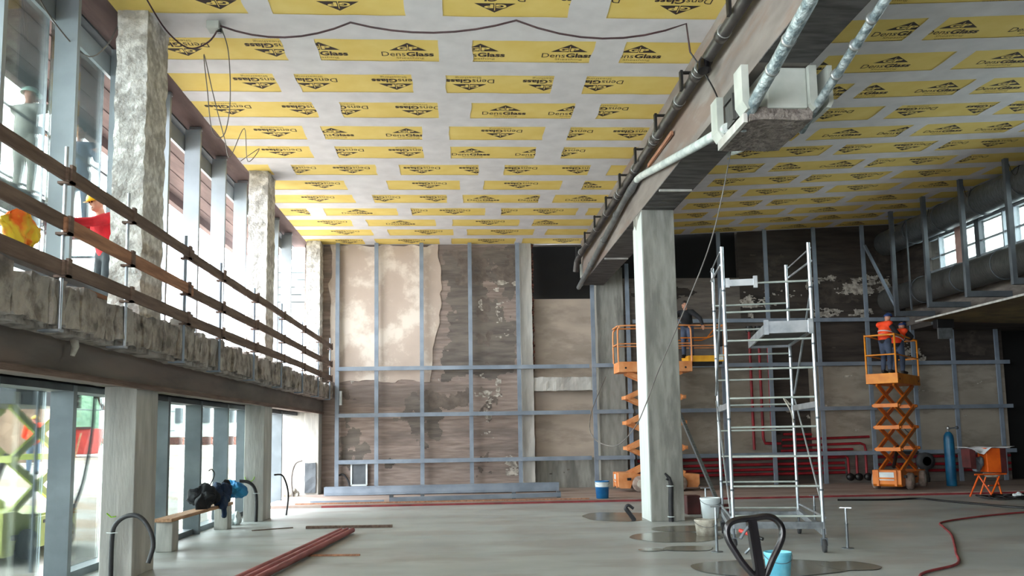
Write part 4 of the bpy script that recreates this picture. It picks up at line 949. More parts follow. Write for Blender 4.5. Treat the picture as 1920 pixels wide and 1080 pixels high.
def scissor_lift(label, loc, rz, Lc, Wc, z0, zp, n, paint, deckpaint, ext=0.0, box_h=.3, rail=1.05, hook='x', wheel=tyre_g, rounded=True):
    """local x runs along the machine; z0 top of chassis, zp underside of platform, n crossing pairs."""
    t = thing('scissor_lift', label, 'scissor lift', (0, 0, 0))
    hl, hw = Lc / 2, Wc / 2
    m = MB(); m.prism([(-hl, .16), (-hl + .08, .1), (-hl + .35, .1), (-hl + .42, .3), (-hl + .62, .36), (-hl + .85, .3), (-hl + .9, .12), (hl - .9, .12), (hl - .85, .3), (hl - .6, .36), (hl - .4, .3), (hl - .35, .1), (hl - .06, .1), (hl, .2),
                       (hl, z0 - .08), (hl - .35, z0 - .06), (hl - .6, z0 - .1), (-.2, z0 - .1), (-hl + .6, z0 - .06), (-hl + .4, z0), (-hl, z0)], 'y', -hw + .05, hw - .05)
    ch = obj('chassis', m, paint, t, bevel=.01)
    m = MB(); m.box(-hl - .02, -hw * .45, z0 - .28, -hl, hw * .45, z0 - .06); obj('rating_plate', m, white_p, ch)
    m = MB()
    for q in (-1, 1): m.box(-hl - .04, q * hw * .55 - .03, .12, -hl, q * hw * .55 + .03, z0)
    m.box(-hl - .04, -hw * .55, .3, -hl, hw * .55, .35); obj('end_ladder', m, paint, ch)
    m = MB(); m.box(-.5, -hw - .01, .22, .3, -hw + .05, z0 - .14); obj('side_hatch', m, paint, ch)
    m = MB(); m.box(-hl + .25, -hw - .015, .33, -hl + .36, -hw + .05, .4); m.box(-.15, -hw - .018, z0 - .25, .1, -hw + .05, z0 - .2); obj('vent_slot', m, black, ch)
    for sx in (-hl + .62, hl - .62):
        for sy in (-1, 1):
            m = MB(); m.lathe((sx, sy * (hw + .02), .23), [(.06, -.08), (.21, -.08), (.23, -.05), (.23, .05), (.21, .08), (.06, .08)], 24, 'y'); w_ = obj('wheel', m, wheel, t)
            m = MB(); m.lathe((sx, sy * (hw + .02), .23), [(.01, -.09), (.1, -.088), (.13, -.075), (.13, .075), (.1, .088), (.01, .09)], 16, 'y'); obj('hub', m, dirty_w, w_)
    xa, xb = -hl + .38, hl - .38; zs = [z0 - .05 + (zp - z0 + .05) * i / n for i in range(n + 1)]
    for i in range(n):
        for sy in (-1, 1):
            y = sy * (hw - .14)
            for q, (pa, pb) in enumerate((((xa, zs[i]), (xb, zs[i + 1])), ((xb, zs[i]), (xa, zs[i + 1])))):
                m = MB(); m.bar((pa[0], y - q * sy * .06, pa[1]), (pb[0], y - q * sy * .06, pb[1]), .05, .12); obj('scissor_arm', m, paint, t)
    for i in range(1, n):
        for x in (xa, xb):
            m = MB(); m.tube([(x, -hw + .05, zs[i]), (x, hw - .05, zs[i])], .04, 10); m.box(x - .09, -hw + .1, zs[i] - .05, x + .09, hw - .1, zs[i] + .05); obj('pivot_tube', m, paint, t)
    m = MB(); m.tube([(xa + .35, 0, zs[0] + .1), ((xa + xb) / 2, 0, zs[1] + .05)], .05, 10); obj('hydraulic_ram', m, black, t)
    m = MB(); m.box(-hl + .1, -hw, zp, hl - .1, hw, zp + box_h); pf = obj('platform', m, deckpaint, t, bevel=.008)
    m = MB()
    for x in (-hl + .3, hl - .3): m.lathe((x, -hw - .002, zp + .12), [(.001, -.006), (.03, -.006), (.03, .006)], 10, 'y')
    obj('drain_hole', m, black, pf)
    zt = zp + box_h + rail; x0, x1 = -hl + .1, hl - .1
    fl_ = zp + box_h
    if ext:
        m = MB(); m.box(x1 - .1, -hw + .04, fl_ - .02, x1 + ext, hw - .04, fl_ + .16); e = obj('extension_deck', m, yellow_p, t, bevel=.006)
        m = MB(); m.box(x1 + .05, -hw + .06, fl_ - .1, x1 + ext - .05, hw - .06, fl_ - .02); obj('extension_frame', m, black, e)
        m = MB(); m.box(x1 + ext - .16, -hw + .03, fl_ + .02, x1 + ext - .02, -hw + .06, fl_ + .12); obj('decal', m, white_p, e)
        for sy in (-1, 1):
            y = sy * (hw - .06)
            m = MB(); m.tube([(x1 - .3, y, fl_ + .68), (x1 + ext * .55, y, fl_ + .68), (x1 + ext * .72, y, fl_ + .74), (x1 + ext - .02, y, zt - .02)], .02, 8); obj('rail_tube', m, orange, t)
            m = MB(); m.tube([(x1 - .3, y, zt), (x1 + ext, y, zt), (x1 + ext, y, fl_ + .1)], .02, 8); m.tube([(x1 - .3, y, fl_ + .45), (x1 + ext, y, fl_ + .45)], .018, 8); obj('rail_tube', m, deckpaint, t)
        m = MB(); m.box(x1 + ext - .2, -hw + .0, fl_ + .42, x1 + ext - .02, -hw + .2, fl_ + .92); cb = obj('control_box', m, black, t, bevel=.02)
    for sy in (-1, 1):
        y = sy * (hw - .03)
        if rounded: pth = spline([(x0, y, fl_), (x0, y, zt - .2), (x0 + .06, y, zt - .05), (x0 + .22, y, zt), (x1 - .2, y, zt), (x1 - .05, y, zt - .05), (x1, y, zt - .2), (x1, y, fl_)], 4)
        else: pth = [(x0, y, fl_), (x0, y, zt), (x1, y, zt), (x1, y, fl_)]
        m = MB(); m.tube(pth, .025, 8); obj('guard_hoop', m, deckpaint, t)
        m = MB(); m.tube([(x0, y, fl_ + .52), (x1, y, fl_ + .52)], .02, 8); obj('mid_rail', m, deckpaint, t)
    for x in (x0, x1 if not ext else x1 + ext):
        m = MB(); m.tube([(x, -hw + .03, zt - .01), (x, hw - .03, zt - .01)], .025, 8); obj('end_rail', m, deckpaint, t)
        m = MB(); m.tube([(x, -hw + .03, fl_ + .52), (x, hw - .03, fl_ + .52)], .02, 8); obj('end_rail', m, deckpaint, t)
    t.location = loc; t.rotation_euler.z = rz
    return t


scissor_lift('dusty orange scissor lift behind the square column', (5.55, 24.75, .07), 0, 2.35, .85, .55, 3.42, 4, orange_d, orange_d, .95)
l2 = scissor_lift('orange scissor lift at the right carrying two people in vests', (12.42, 24.0, .07), math.radians(48), 2.6, .85, .55, 2.93, 4, orange, orange_y, 0, .28, 1.08, rounded=False)
scissor_lift('lime-green scissor lift parked outside the near lower glazing', (-7.35, 14.3, .0), math.radians(92), 2.6, 1.3, .75, 2.35, 2, lime, steel_dark, 0, .42, .9, wheel=rubber)
sr = MB(); Pm = l2.matrix_basis
for k in range(9):
    y = -.4 + .1 * k; sr.tube([(-1.2, y - .025, 4.3), (-1.2, y + .02, 4.3)], .032, 8)
obj('striped_rail_mark', sr, black, l2)
m_ = MB(); m_.bar((-6.3, 14.7, 2.95), (-6.1, 14.9, 2.3), .08, .03); m_.bar((-6.3, 14.6, 2.9), (-6.1, 15.1, 2.75), .12, .05); solo('orange_strap', m_, brick_red, 'rusty orange strap end hanging at the lime lift platform', 'strap')
m_ = MB(); m_.tube(spline([(-6.25, 14.9, 2.6), (-6.3, 14.95, 1.9), (-6.35, 14.8, 1.1), (-6.4, 14.5, .6)]), .03, 6); solo('black_hose', m_, black, 'black hose hanging down beside the lime lift', 'hose')

# ------------------------------------------------------------------ aluminium tower scaffold
tw = thing('tower_scaffold', 'rolling aluminium tower scaffold right of the square column', 'scaffold', (0, 0, 0))
TW, TD = 1.27, 2.3


def bigtube(a, b, r, name, m=alu, parent=tw, n=10):
    q = MB(); q.tube([a, b], r, n); return obj(name, q, m, parent)


for y, off, zt in ((0, 0, 4.58), (TD, .18, 4.68)):
    for x in (0, TW):
        p = bigtube((x, y, .34), (x, y, zt), .026, 'standard', n=12)
        for z in (.9, 1.95, 3.05, 3.9):
            q = MB(); q.tube([(x, y, z - .015), (x, y, z + .015)], .0285, 10); obj('spigot_ring', q, steel_dark, p)
    z = .52 if y == 0 else .44
    while z < zt - .25:
        bigtube((.02, y, z), (TW - .02, y, z), .016, 'rung', rung_m); z += .435 if y == 0 else .445
for x in (0, TW):
    sg = 1 if x else -1
    bigtube((x + .03 * sg, 0, .5), (x + .03 * sg, TD, .5), .018, 'side_brace')
    bigtube((x + .03 * sg, .05, .55), (x + .03 * sg, TD - .05, 2.3), .013, 'diagonal_brace'); bigtube((x + .03 * sg, TD - .05, 2.4), (x + .03 * sg, .05, 3.95), .018, 'diagonal_brace')
    bigtube((x + .03 * sg, 0, 4.3), (x + .03 * sg, TD, 4.45), .018, 'side_brace'); bigtube((x + .03 * sg, 0, 4.5), (x + .03 * sg, TD, 4.62), .012, 'side_brace')
    q = MB(); q.bar((x, 0, 2.15), (x, TD, 2.15), .03, .09); obj('side_board', q, alu, tw)
for a, b in (((0, 0, .42), (TW, 0, .42)), ((0, TD, .36), (TW, TD, .36))):
    q = MB(); q.bar((a[0] - .02, a[1], a[2] - .03), (b[0] + .02, b[1], b[2] - .03), .05, .1); obj('base_beam', q, galv, tw)
q = MB(); q.bar((TW, TD, .38), (TW, 0, .3), .07, .09); obj('base_beam', q, alu, tw)
q = MB(); q.bar((0, TD, .38), (0, 0, .3), .07, .09); obj('base_beam', q, alu, tw)
for x in (0, TW):
    for y in (0, TD):
        q = MB(); q.tube([(x, y, .15), (x, y, .38)], .02, 8); q.box(x - .045, y - .03, .1, x - .03, y + .03, .2); q.box(x + .03, y - .03, .1, x + .045, y + .03, .2); q.box(x - .045, y - .03, .19, x + .045, y + .03, .21)
        c_ = obj('castor', q, steel_dark, tw)
        q = MB(); q.lathe((x, y, .1), [(.03, -.028), (.09, -.026), (.1, -.015), (.1, .015), (.09, .026), (.03, .028)], 20, 'x'); obj('castor_wheel', q, rubber, c_)
pl = MB(); pl.box(.62, -.02, 3.26, 1.24, TD + .02, 3.29); dkp = obj('platform', pl, conc_under, tw)
q = MB(); q.box(.58, -.05, 3.22, 1.26, -.02, 3.4); q.box(.58, TD + .02, 3.22, 1.26, TD + .05, 3.38); q.box(.57, -.05, 3.22, .6, TD + .05, 3.36); q.box(1.24, -.05, 3.22, 1.27, TD + .05, 3.36); obj('platform_rim', q, alu, dkp)
q = MB(); q.box(.56, -.07, 3.2, .63, -.04, 3.42); q.box(1.2, -.07, 3.2, 1.27, -.04, 3.42); obj('end_hook', q, alu, dkp)
q = MB(); q.box(.04, -.05, 3.96, .5, -.02, 4.06); q.box(.03, -.07, 3.94, .09, -.01, 4.08); q.box(.44, -.07, 3.92, .5, -.01, 4.1); obj('toe_board', q, alu, tw)
q = MB(); q.tube(spline([(1.22, TD - .1, 2.2), (1.1, TD - .15, 2.32), (1.2, TD - .2, 2.1), (1.25, TD - .1, 1.9)]), .012, 6); obj('rope', q, dirty_w, tw)
tw.location = (3.97, 12.65, 0); tw.rotation_euler.z = math.radians(-13)

# ------------------------------------------------------------------ floor objects


def pail(label, cx, cy, z, r0, r1, h, m, cat='bucket', band=None, lid=None, contents=None, group=None):
    t = thing('bucket', label, cat, (cx, cy, z), group)
    q = MB(); q.lathe((cx, cy, z), [(.001, .006), (r0 - .008, .006), (r1 - .008, h - .01), (r1 - .006, h), (r1, h), (r1 + .006, h - .015), (r1, h - .03), (r0, 0), (.001, 0)], 28); obj('pail_body', q, m, t)
    if band:
        q = MB(); ra = r0 + (r1 - r0) * .68; q.lathe((cx, cy, z), [(ra + .003, h * .66), (r1 + .004, h * .93), (r1 + .002, h * .93), (ra, h * .66)], 28); obj('label_band', q, band, t)
    q = MB(); q.tube([(cx + (r1 + .01) * math.cos(a), cy + (r1 + .01) * math.sin(a) * .9, z + h - .03 - .09 * math.sin(a * 1.0 + PI) * 1) for a in [PI + PI * i / 12 for i in range(13)]], .004, 5); obj('wire_handle', q, steel_dark, t)
    return t


pail('upper white bucket, standing on the dirty one by the square column', 4.28, 14.9, .27, .14, .175, .35, white_p)
pail('dirty cut-down white bucket standing on the floor under the other bucket', 4.13, 14.7, 0, .16, .19, .27, dirty_w)
pail('blue bucket with white band on the raised screed by the back wall', 3.58, 22.35, .07, .16, .185, .45, blue_b, band=white_p)
pail('pale blue bucket behind the pallet truck handle', 3.72, 10.2, 0, .13, .16, .34, cyan_b)
m_ = MB(); m_.box(4.75, 18.3, 0, 5.05, 18.6, .4); solo('crate', m_, red_dk, 'dark maroon box standing behind the white buckets', 'box', bevel=.02)
m_ = MB(); m_.box(5.3, 18.3, 0, 5.75, 18.5, .2); solo('crate', m_, red_dk, 'low maroon box at the foot of the leaning steel strut', 'box', bevel=.02)
m_ = MB(); m_.bar((5.35, 22.6, 3.3), (5.62, 18.75, .04), .07, .07); solo('leaning_strut', m_, galv, 'long steel strut leaning behind the square column', 'strut')


def prop(label, x, y, h, tw_):
    t = thing('adjustable_stand', label, 'stand', (x, y, 0), None)
    q = MB(); q.lathe((x, y, 0), [(.001, .012), (.085, .01), (.09, 0), (.001, 0)], 18); obj('foot_plate', q, galv, t)
    q = MB(); q.tube([(x, y, .01), (x, y, h * .6)], .022, 10); obj('outer_tube', q, galv, t)
    q = MB(); q.tube([(x, y, h * .58), (x, y, h)], .015, 10); q.tube([(x - .03, y, h * .6), (x + .03, y, h * .6)], .008, 6); obj('inner_tube', q, alu, t)
    q = MB(); q.bar((x - .085 * math.cos(tw_), y - .085 * math.sin(tw_), h), (x + .085 * math.cos(tw_), y + .085 * math.sin(tw_), h), .05, .014); obj('head_bar', q, alu, t)


prop('small T-headed steel stand just left of the tower scaffold foot', 3.72, 12.7, .66, .1)
prop('small T-headed steel stand alone on the floor right of the tower', 5.72, 12.74, .6, -.5)
prop('small T-headed steel stand behind the white buckets', 4.4, 15.6, .74, 0)
prop('small T-headed steel stand behind the back castor of the tower', 6.75, 16.4, .5, 0)

# pallet truck
pj = thing('pallet_truck', 'black hand pallet truck with looped handle in the foreground', 'pallet truck', (1.47, 4.2, 0))
cx, cy, ct = 1.47, 4.2, 0


def PT(u, v): return (1.28 + (u - 1370) * .00262 - .0, 4.2 + (1.36 - (1.36 - (v - 980) * .00262)) * -.12, 1.362 - (v - 980) * .00264)


lp_ = [(1395, 1058), (1384, 1040), (1373, 1020), (1370, 1003), (1376, 989), (1392, 982), (1420, 980), (1448, 977), (1464, 982), (1475, 996), (1475, 1014), (1466, 1033), (1453, 1054), (1440, 1078)]
q = MB(); q.tube(spline([PT(1421, 1088)] + [PT(1410, 1077)] + [PT(a, b) for a, b in lp_] + [PT(1432, 1090)], 4), .0165, 12); obj('handle_loop', q, black_m, pj)
q = MB(); q.bar(PT(1421, 983), PT(1430, 1092), .034, .03, (0, 1, 0)); q.bar(PT(1412, 984), PT(1420, 1090), .012, .04, (0, 1, 0)); obj('handle_stem', q, black_m, pj)
q = MB(); q.tube([PT(1427, 1086), (1.44, 4.28, .6), (1.44, 4.5, .3)], .03, 10); obj('tow_bar', q, black_m, pj)
q = MB(); q.tube([PT(1421, 985), PT(1402, 1006), PT(1395, 1016)], .008, 8); obj('release_lever', q, steel_dark, pj)
q = MB(); q.lathe((1.44, 4.5, .1), [(.04, -.09), (.095, -.09), (.1, -.07), (.1, .07), (.095, .09), (.04, .09)], 20, 'x'); obj('steer_wheel', q, rubber, pj)
q = MB(); q.box(1.3, 4.58, .12, 1.58, 4.74, .42); q.box(1.34, 4.42, .2, 1.54, 4.6, .34); obj('pump_body', q, red_box, pj, bevel=.01)
for x in (1.17, 1.55): q = MB(); q.box(x, 4.74, .08, x + .16, 5.9, .14); fk = obj('fork', q, red_box, pj, bevel=.01); q = MB(); q.lathe((x + .08, 5.7, .04), [(.01, -.04), (.04, -.04), (.04, .04), (.01, .04)], 12, 'x'); obj('load_roller', q, rubber, fk)
m_ = MB(); m_.tube([(3.95, 12.3, .35), (4.12, 12.0, .28)], .03, 8); m_.tube([(4.12, 12.0, .28), (4.16, 11.95, .265)], .026, 8, 1); solo('orange_tube', m_, [red_box, black], 'short salmon-red tube sticking out at the tower scaffold foot', 'tube')
m_ = MB(); m_.tube(spline([(4.2, 12.2, .2), (4.12, 12.3, .12), (4.03, 12.35, .02)]), .022, 8); solo('bent_bar', m_, galv, 'bent grey bar on the floor at the tower scaffold foot', 'bar')

# red pipes, battens on the floor
for k, (a, b, z, lab) in enumerate((((-3.06, 8.5), (-2.28, 16.1), .045, 'left pipe'), ((-2.93, 8.5), (-2.17, 16.15), .045, 'middle pipe'), ((-2.8, 8.4), (-2.06, 16.1), .045, 'right pipe'))):
    m_ = MB(); m_.tube([(a[0], a[1], z + .025), (b[0], b[1], z + .025)], .045, 14); m_.tube([(b[0], b[1], z + .025), (b[0] + .004, b[1] + .04, z + .025)], .034, 12, 0)
    solo('red_pipe', m_, red_pole, lab + ' of the three dusty red pipes on the floor', 'pipe', 'red pipes lying on the floor')
for x0, y0, x1, y1, w_, h_, lab in ((-2.5, 13.3, -1.58, 13.2, .05, .025, 'short orange batten under the three red pipes'), (-3.1, 17.2, -1.42, 17.1, .09, .05, 'brown batten lying on the floor beyond the red pipes'),
                                    (-4.1, 17.0, -3.4, 17.4, .04, .015, 'thin dark strip on the floor near the second column foot')):
    m_ = MB(); m_.bar((x0, y0, h_ / 2 + .001), (x1, y1, h_ / 2 + .001), w_, h_); solo('batten', m_, wood_o if 'orange' in lab else wood, lab, 'batten')
m_ = MB(); m_.tube(spline([(3.42, 17.35, 0), (3.34, 17.35, .12), (3.25, 17.35, .25), (3.3, 17.33, .31), (3.4, 17.33, .24)]), [.045] * 13 + [.03] * 12, 10); solo('conduit', m_, jack, 'black hooked conduit stub rising from the floor left of the square column', 'conduit')

# steel sections lying before the back wall
m_ = MB(); m_.bar((-4.05, 25.35, .2), (2.75, 25.2, .22), .3, .24); m_.bar((-4.05, 25.19, .3), (2.75, 25.04, .32), .01, .02); m_.bar((-4.05, 25.19, .14), (2.75, 25.04, .16), .01, .015)
solo('steel_section', m_, steel_blue, 'long deep blue-grey steel section lying against the back wall', 'steel section')
m_ = MB(); m_.bar((-1.95, 22.6, .13), (2.55, 22.9, .15), .1, .11); ss = solo('steel_section', m_, steel_blue, 'slim grey steel section in front of the deep one', 'steel section')
for x, y in ((-1.9, 22.62), (-1.1, 22.75), (1.3, 22.9), (2.5, 22.95)): m_ = MB(); m_.box(x - .05, y - .06, .07, x + .05, y + .06, .24); obj('end_plate', m_, steel_dark, ss)
m_ = MB(); m_.bar((-4.0, 22.75, .1), (-2.1, 22.7, .1), .08, .04); solo('steel_section', m_, steel_blue, 'flat grey strip left of the slim steel section', 'steel section')
m_ = MB(); m_.bar((-4.3, 22.3, .085), (3.2, 22.15, .085), .1, .03); solo('long_batten', m_, wood_o, 'very long thin wooden batten along the edge of the raised screed', 'batten')
m_ = MB(); m_.bar((-3.42, 26.36, .95), (-2.96, 26.36, .95), .02, .05); m_.bar((-3.42, 26.36, .3), (-2.96, 26.36, .3), .02, .05); m_.bar((-3.42, 26.36, .95), (-3.42, 26.36, .3), .05, .02); m_.bar((-2.96, 26.36, .95), (-2.96, 26.36, .3), .05, .02)
eb = tag(obj('wall_cabinet', m_, white_p, None, (-3.19, 26.36, .3)), 'small white-framed grey cabinet on the back wall near the left corner', 'cabinet')
m_ = MB(); m_.box(-3.4, 26.38, .33, -2.98, 26.5, .92); obj('cabinet_panel', m_, steel_dark, eb)
m_ = MB(); m_.tube([(-3.74, 26.27, 2.72), (-3.74, 26.27, 3.15)], .045, 8); solo('lamp_tube', m_, white_p, 'white tube hanging at the first steel stud of the back wall', 'tube')


def conduit(label, pts, r=.03, name='conduit_loop', m=jack, straps=()):
    q = MB(); q.tube(spline(pts), r, 10); o = solo(name, q, m, label, 'conduit')
    for z, x, y in straps: s_ = MB(); s_.tube([(x - .07, y, z), (x, y - .05, z), (x + .07, y, z)], .007, 6); obj('strap', s_, white_p, o)


conduit('black conduit loop fixed to the nearest column foot', [(-4.55, 11.5, 0), (-4.55, 11.5, .55), (-4.5, 11.5, .72), (-4.36, 11.48, .81), (-4.2, 11.46, .8), (-4.07, 11.44, .66), (-4.0, 11.42, .45), (-4.05, 11.4, .22)], .03, straps=((.6, -4.55, 11.5),))
conduit('black conduit loop fixed to the second column foot', [(-4.45, 18.8, 0), (-4.45, 18.8, .5), (-4.5, 18.8, .72), (-4.62, 18.78, .84), (-4.8, 18.75, .87)], .035, straps=((.6, -4.45, 18.8),))
conduit('thin black conduit curl behind the second column', [(-4.25, 19.62, .95), (-4.12, 19.9, .9), (-4.04, 20.1, .5), (-4.1, 20.2, .0)], .02)
conduit('grey conduit arch by the far doorway', [(-4.95, 25.3, 0), (-5.0, 25.3, .6), (-4.9, 25.3, 1.0), (-4.7, 25.3, 1.1)], .03, m=cable_gy)
conduit('dark conduit pair bent down the back wall near the small cabinet', [(-3.8, 26.4, .6), (-3.65, 26.38, .62), (-3.5, 26.36, .4), (-3.45, 26.35, .1)], .03)
m_ = MB(); m_.tube([(-4.66, 11.58, .84), (-4.6, 11.575, .79), (-4.54, 11.575, .8)], .008, 6); solo('spray_mark', m_, spray, 'green spray mark on the nearest column', 'mark')
m_ = MB(); m_.tube([(-4.62 + .1 * math.cos(a), 18.885, .95 + .1 * math.sin(a)) for a in [PI + PI * i / 8 for i in range(9)]], .008, 6); solo('spray_mark', m_, spray, 'green sprayed half circle on the second column', 'mark')

# bench with clothes and bags
bn = thing('bench', 'makeshift bench of a board on two concrete blocks by the glazing', 'bench', (-4.8, 16, 0))
for y, hgt in ((14.3, .47), (17.5, .45)): m_ = MB(); m_.box(-4.92, y - .15, 0, -4.66, y + .15, hgt); obj('support_block', m_, conc_l, bn, bevel=.01)
m_ = MB(); m_.bar((-4.8, 14.1, .5), (-4.8, 17.75, .48), .28, .055); obj('board', m_, wood_bench, bn, bevel=.005)


def lump(name, label, cat, cx, cy, cz, rx, ry, rz_, m, seed, extra=()):
    """a folded heap: several squashed lobes, creased by noise, sitting flat on what carries it"""
    rnd = random.Random(seed); q = MB()
    for k in range(7):
        a = 2 * PI * k / 7 + rnd.random(); f_ = .5 if k else 0
        q.ball((cx + f_ * rx * math.cos(a), cy + f_ * ry * math.sin(a), cz + (rnd.random() - .5) * rz_ * .7), (rx * rnd.uniform(.42, .7), ry * rnd.uniform(.42, .7), rz_ * rnd.uniform(.5, .85)), 18)
    big = max(rx, ry, rz_)
    def crease(v):
        v = Vector(v); n1 = noise.noise_vector(v * (1.6 / big) + Vector((seed, 0, 0))); n2 = noise.noise_vector(v * (4.5 / big) + Vector((0, seed, 0))); n3 = abs(noise.noise(v * (7 / big)))
        v = v + n1 * big * .22 + n2 * big * .1 - Vector((0, 0, n3 * big * .12)); return (v.x, v.y, max(v.z, cz - rz_ * .85))
    q.v = [crease(v) for v in q.v]
    for e in extra: q.tube(*e)
    return solo(name, q, m, label, cat)


bk = lump('backpack', 'black backpack with clothes heaped on the bench', 'bag', -4.8, 16.35, .72, .24, .45, .27, cloth_blk, 1)
q = MB(); q.tube(spline([(-4.8, 16.6, .9), (-4.76, 16.75, 1.1), (-4.8, 16.7, 1.2), (-4.82, 16.6, 1.18)]), .012, 6); obj('carry_strap', q, black, bk)
lump('jacket_heap', 'navy jacket hanging off the bench edge between the two bags', 'jacket', -4.68, 16.95, .68, .14, .3, .28, cloth_navy, 4, ((spline([(-4.62, 16.9, .5), (-4.6, 16.9, .35), (-4.62, 16.95, .3)]), .05, 8),))
lump('jacket_heap', 'black jacket lying next to the bright blue bag', 'jacket', -4.75, 17.3, .73, .2, .26, .24, cloth_blk, 9)
lump('shopping_bag', 'bright blue patterned bag at the far end of the bench', 'bag', -4.68, 17.85, .74, .25, .26, .21, cloth_blue, 6)
lump('plastic_bag', 'small white plastic bag on the floor at the bench end', 'bag', -4.72, 18.2, .15, .11, .13, .19, white_p, 12)
m_ = MB(); m_.rough(-5.36, 26.6, 0, -4.97, 27.2, .42, .1, .03); solo('black_crate', m_, cloth_blk, 'black bag heap on the ground at the far doorway', 'bag')
lump('rag_heap', 'pale rag heap in front of the black heap at the far doorway', 'rag', -5.05, 25.5, .12, .22, .2, .14, dirty_w, 15)
lump('hi_vis_jacket', 'yellow and orange hi-vis jacket over the upper glazing bottom rail', 'jacket', -4.97, 9.75, 4.14, .09, .38, .25, hiviz_mix, 17)

# red water pipes on the back wall
def rp(label, runs, r, extra=()):
    t = thing('heating_pipes', label, 'pipes', runs[0][0])
    for p in runs: q = MB(); q.tube(p, r, 8); obj('pipe', q, red_pipe, t)
    return t


yb = 26.4
t = rp('three red risers on the plaster behind the tower scaffold', [[(9.05, yb, 4.9), (9.05, yb, 1.15)], [(9.35, yb, 4.9), (9.35, yb, 1.5), (9.4, yb, 1.35), (9.9, yb, 1.33)], [(9.64, yb, 4.9), (9.64, yb, 1.75)]], .045)
for x in (9.05, 9.35, 9.64): q = MB(); q.tube([(x, yb, 4.86), (x, yb, 5.04)], .1, 10); obj('end_cap', q, black, t)
q = MB(); q.tube([(9.64, yb, 1.75), (9.7, yb, 1.68), (9.85, yb, 1.68)], .05, 8); obj('elbow', q, black, t)
t = rp('stack of red horizontal pipes turning down to black valves', [[(9.95, yb, 1.44), (12.75, yb, 1.5)], [(9.95, yb, 1.25), (12.45, yb, 1.3), (12.58, yb, 1.25), (12.62, yb, 1.05)], [(10, yb, 1.62), (10.9, yb, 1.6)],
    [(9.9, yb, 1.1), (12.2, yb, 1.12)], [(10.9, yb, .93), (11.9, yb, .95), (12.02, yb, .85), (12.03, yb, .3)], [(12.3, yb, 1.0), (12.3, yb, .3)], [(12.6, yb, .95), (12.6, yb, .3)]], .04)
for x in (12.03, 12.3, 12.6): q = MB(); q.lathe((x, yb - .1, .26), [(.001, -.06), (.11, -.06), (.12, 0), (.11, .06), (.001, .06)], 16, 'y'); obj('flange', q, black, t)
rp('band of low red pipes running along the foot of the right back wall', [[(5.35, yb, z), (11.9, yb, z + .02)] for z in (.86, .68, .52, .38)], .045)
rp('low red pipes along the wall foot beyond the right lift', [[(12.95, yb, z), (17.3, yb, z - .02)] for z in (.86, .62, .42)], .045)
m_ = MB(); m_.tube([(13.6, 26.2, 1.0), (14.2, 26.2, .98)], .05, 8); m_.lathe((14.3, 26.0, .72), [(.14, -.1), (.26, -.1), (.27, 0), (.26, .1), (.14, .1), (.13, 0), (.14, -.1)], 24, 'y'); m_.lathe((14.3, 26.1, .07), [(.14, 0), (.16, .1), (.12, .35), (.1, .55), (.14, .9)], 14)
solo('pipe_flange', m_, rubber, 'large grey pipe flange on a black foot left of the blue cylinder', 'flange')
m_ = MB(); m_.tube(spline([(13.9, 26.42, 1.75), (14.05, 26.4, 1.6), (14.25, 26.4, 1.65), (14.2, 26.42, 1.8)]), .012, 5); solo('wire_end', m_, black, 'small wire curl on the plaster left of the blue cylinder', 'wire')

# gas cylinder
gc = thing('gas_cylinder', 'tall blue gas cylinder standing by the back wall', 'cylinder', (14.05, 24.2, .07))
q = MB(); q.lathe((14.05, 24.2, .07), [(.001, 0), (.13, .0), (.14, .03), (.14, 1.35), (.125, 1.45), (.08, 1.53), (.04, 1.56), (.001, 1.56)], 24); obj('tank', q, blue_cyl, gc)
q = MB(); q.lathe((14.05, 24.2, 1.6), [(.035, 0), (.035, .08), (.05, .09), (.05, .16), (.02, .2), (.001, .2)], 12); obj('valve', q, ring, gc)
q = MB(); q.tube([(14.05, 24.2, 1.72), (14.25, 24.15, 1.74)], .02, 8); q.lathe((14.27, 24.12, 1.74), [(.001, -.02), (.05, -.02), (.05, .02), (.001, .02)], 12, 'y'); obj('regulator', q, steel_dark, gc)

# orange cabinet on trestle
ob = thing('tool_trestle', 'orange metal trestle holding an opened orange cabinet', 'trestle', (13.3, 21.5, .0))
lg = [((13.12, 21.35, .52), (12.82, 21.3, .0)), ((13.12, 21.35, .52), (13.3, 21.1, .0)), ((13.6, 21.25, .5), (13.2, 21.05, .0)), ((13.75, 21.6, .5), (13.85, 21.6, .0)), ((13.6, 21.8, .5), (13.5, 21.95, .0))]
for a, b in lg: q = MB(); q.tube([a, b], .022, 8); obj('leg', q, orange_box, ob)
q = MB(); q.tube([(13.0, 21.32, .55), (13.85, 21.35, .55)], .022, 8); q.tube([(13.2, 21.1, .28), (13.8, 21.6, .25)], .018, 8); obj('cross_bar', q, orange_box, ob)
q = MB(); q.prism([(13.42, .6), (13.78, .58), (13.78, 1.2), (13.4, 1.22)], 'y', 21.42, 21.8); cbx = obj('cabinet_body', q, orange_box, ob, bevel=.01)
q = MB(); q.box(13.78, 21.4, .56, 13.92, 21.85, 1.2); obj('side_wing', q, red_dk, cbx)
q = MB(); q.prism([(12.98, .72), (13.12, .68), (13.12, 1.18), (12.96, 1.2)], 'y', 21.42, 21.8); obj('open_door', q, red_dk, cbx)
q = MB(); q.lathe((13.6, 21.55, .47), [(.001, 0), (.16, 0), (.2, .05), (.21, .1), (.001, .1)], 18); obj('white_bowl', q, dirty_w, cbx)
lump('tool_clutter', 'grey tools and cloth stuffed between the orange cabinet halves', 'tools', 13.26, 21.6, .78, .13, .14, .2, steel_dark, 22)
q = MB(); n = 12; vs = []
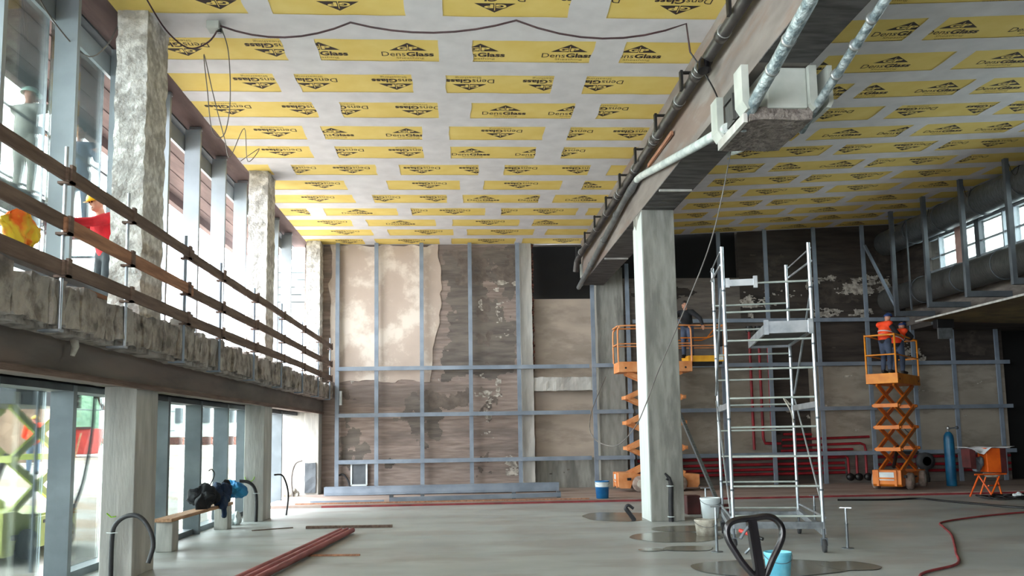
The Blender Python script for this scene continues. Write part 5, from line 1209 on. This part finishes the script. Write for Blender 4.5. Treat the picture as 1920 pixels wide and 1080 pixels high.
for i in range(n + 1):
    for j in range(5):
        x = 12.85 + 1.25 * i / n; y = 21.3 + .55 * j / 4; dip = -.2 * math.exp(-((x - 13.25) / .16) ** 2) * (1 - j / 4)
        vs.append((x, y, 1.235 + .02 * math.sin(x * 9) + dip * .9))
q.add(vs, [(i * 5 + j, (i + 1) * 5 + j, (i + 1) * 5 + j + 1, i * 5 + j + 1) for i in range(n) for j in range(4)], 0, True)
pp = solo('drawing_sheet', q, paper, 'crumpled white paper sheets on top of the orange cabinet', 'paper'); so = pp.modifiers.new('thick', 'SOLIDIFY'); so.thickness = .004

# hoses and cables on the floor
m_ = MB(); m_.tube(spline([(5.0, 9.2, .02), (5.5, 10.27, .02), (6.35, 10.95, .02), (6.9, 11.9, .02), (7.35, 12.7, .02), (8.0, 13.9, .02), (8.45, 14.9, .02), (8.8, 15.6, .02), (9.6, 16.2, .02), (10.6, 16.75, .02), (11.8, 17.2, .02), (14, 17.6, .02)]), .018, 8)
solo('water_hose', m_, hose_red, 'red hose snaking across the floor at the right foreground', 'hose')
m_ = MB(); m_.tube(spline([(9.2, 20.9, .02), (10.4, 20.7, .02), (11.2, 20.8, .02), (11.4, 20.0, .02), (11.7, 18.9, .02), (12.0, 18.0, .02), (12.9, 17.0, .02)]), .03, 6)
solo('floor_cable', m_, black, 'dark cable running over the floor from the right lift to the right', 'cable')
pts = []
for k in range(90): a = k * .55; rr = .35 + .3 * math.sin(k * .37); pts.append((13.5 + rr * 1.3 * math.cos(a) + .2 * math.sin(k), 20.4 + rr * .8 * math.sin(a), .03 + .03 * (k % 3)))
m_ = MB(); m_.tube(spline(pts, 3), .018, 5); solo('cable_tangle', m_, black, 'tangle of dark cable on the floor under the orange cabinet', 'cable')
lump('rag_heap', 'small white rag on the dark cable tangle', 'rag', 13.35, 20.2, .12, .12, .08, .07, white_p, 31)
q = MB(); q.lathe((13.95, 20.3, .0), [(.001, 0), (.15, 0), (.16, .02), (.16, .3), (.12, .34), (.001, .34)], 20); solo('canister', q, blue_cyl, 'blue canister on the floor at the right picture edge', 'canister')

# things on the back wall's upper niche
ws = thing('wall_speaker', 'pale grey speaker box beside the far beam end', 'speaker', (3.85, 25.9, 6.55))
q = MB(); q.box(3.66, 25.9, 6.55, 3.96, 26.05, 6.98); obj('speaker_body', q, casing, ws, bevel=.01)
q = MB(); q.lathe((3.86, 25.89, 6.78), [(.001, -.01), (.09, -.01), (.1, .01)], 16, 'y'); obj('speaker_cone', q, steel_dark, ws)
q = MB(); q.ball((3.68, 25.98, 6.35), (.07, .07, .07), 8); q.tube([(3.68, 25.98, 6.4), (3.7, 25.98, 6.56)], .02, 6); solo('bulkhead_lamp', q, galv, 'small round fitting hanging under the speaker box', 'lamp')
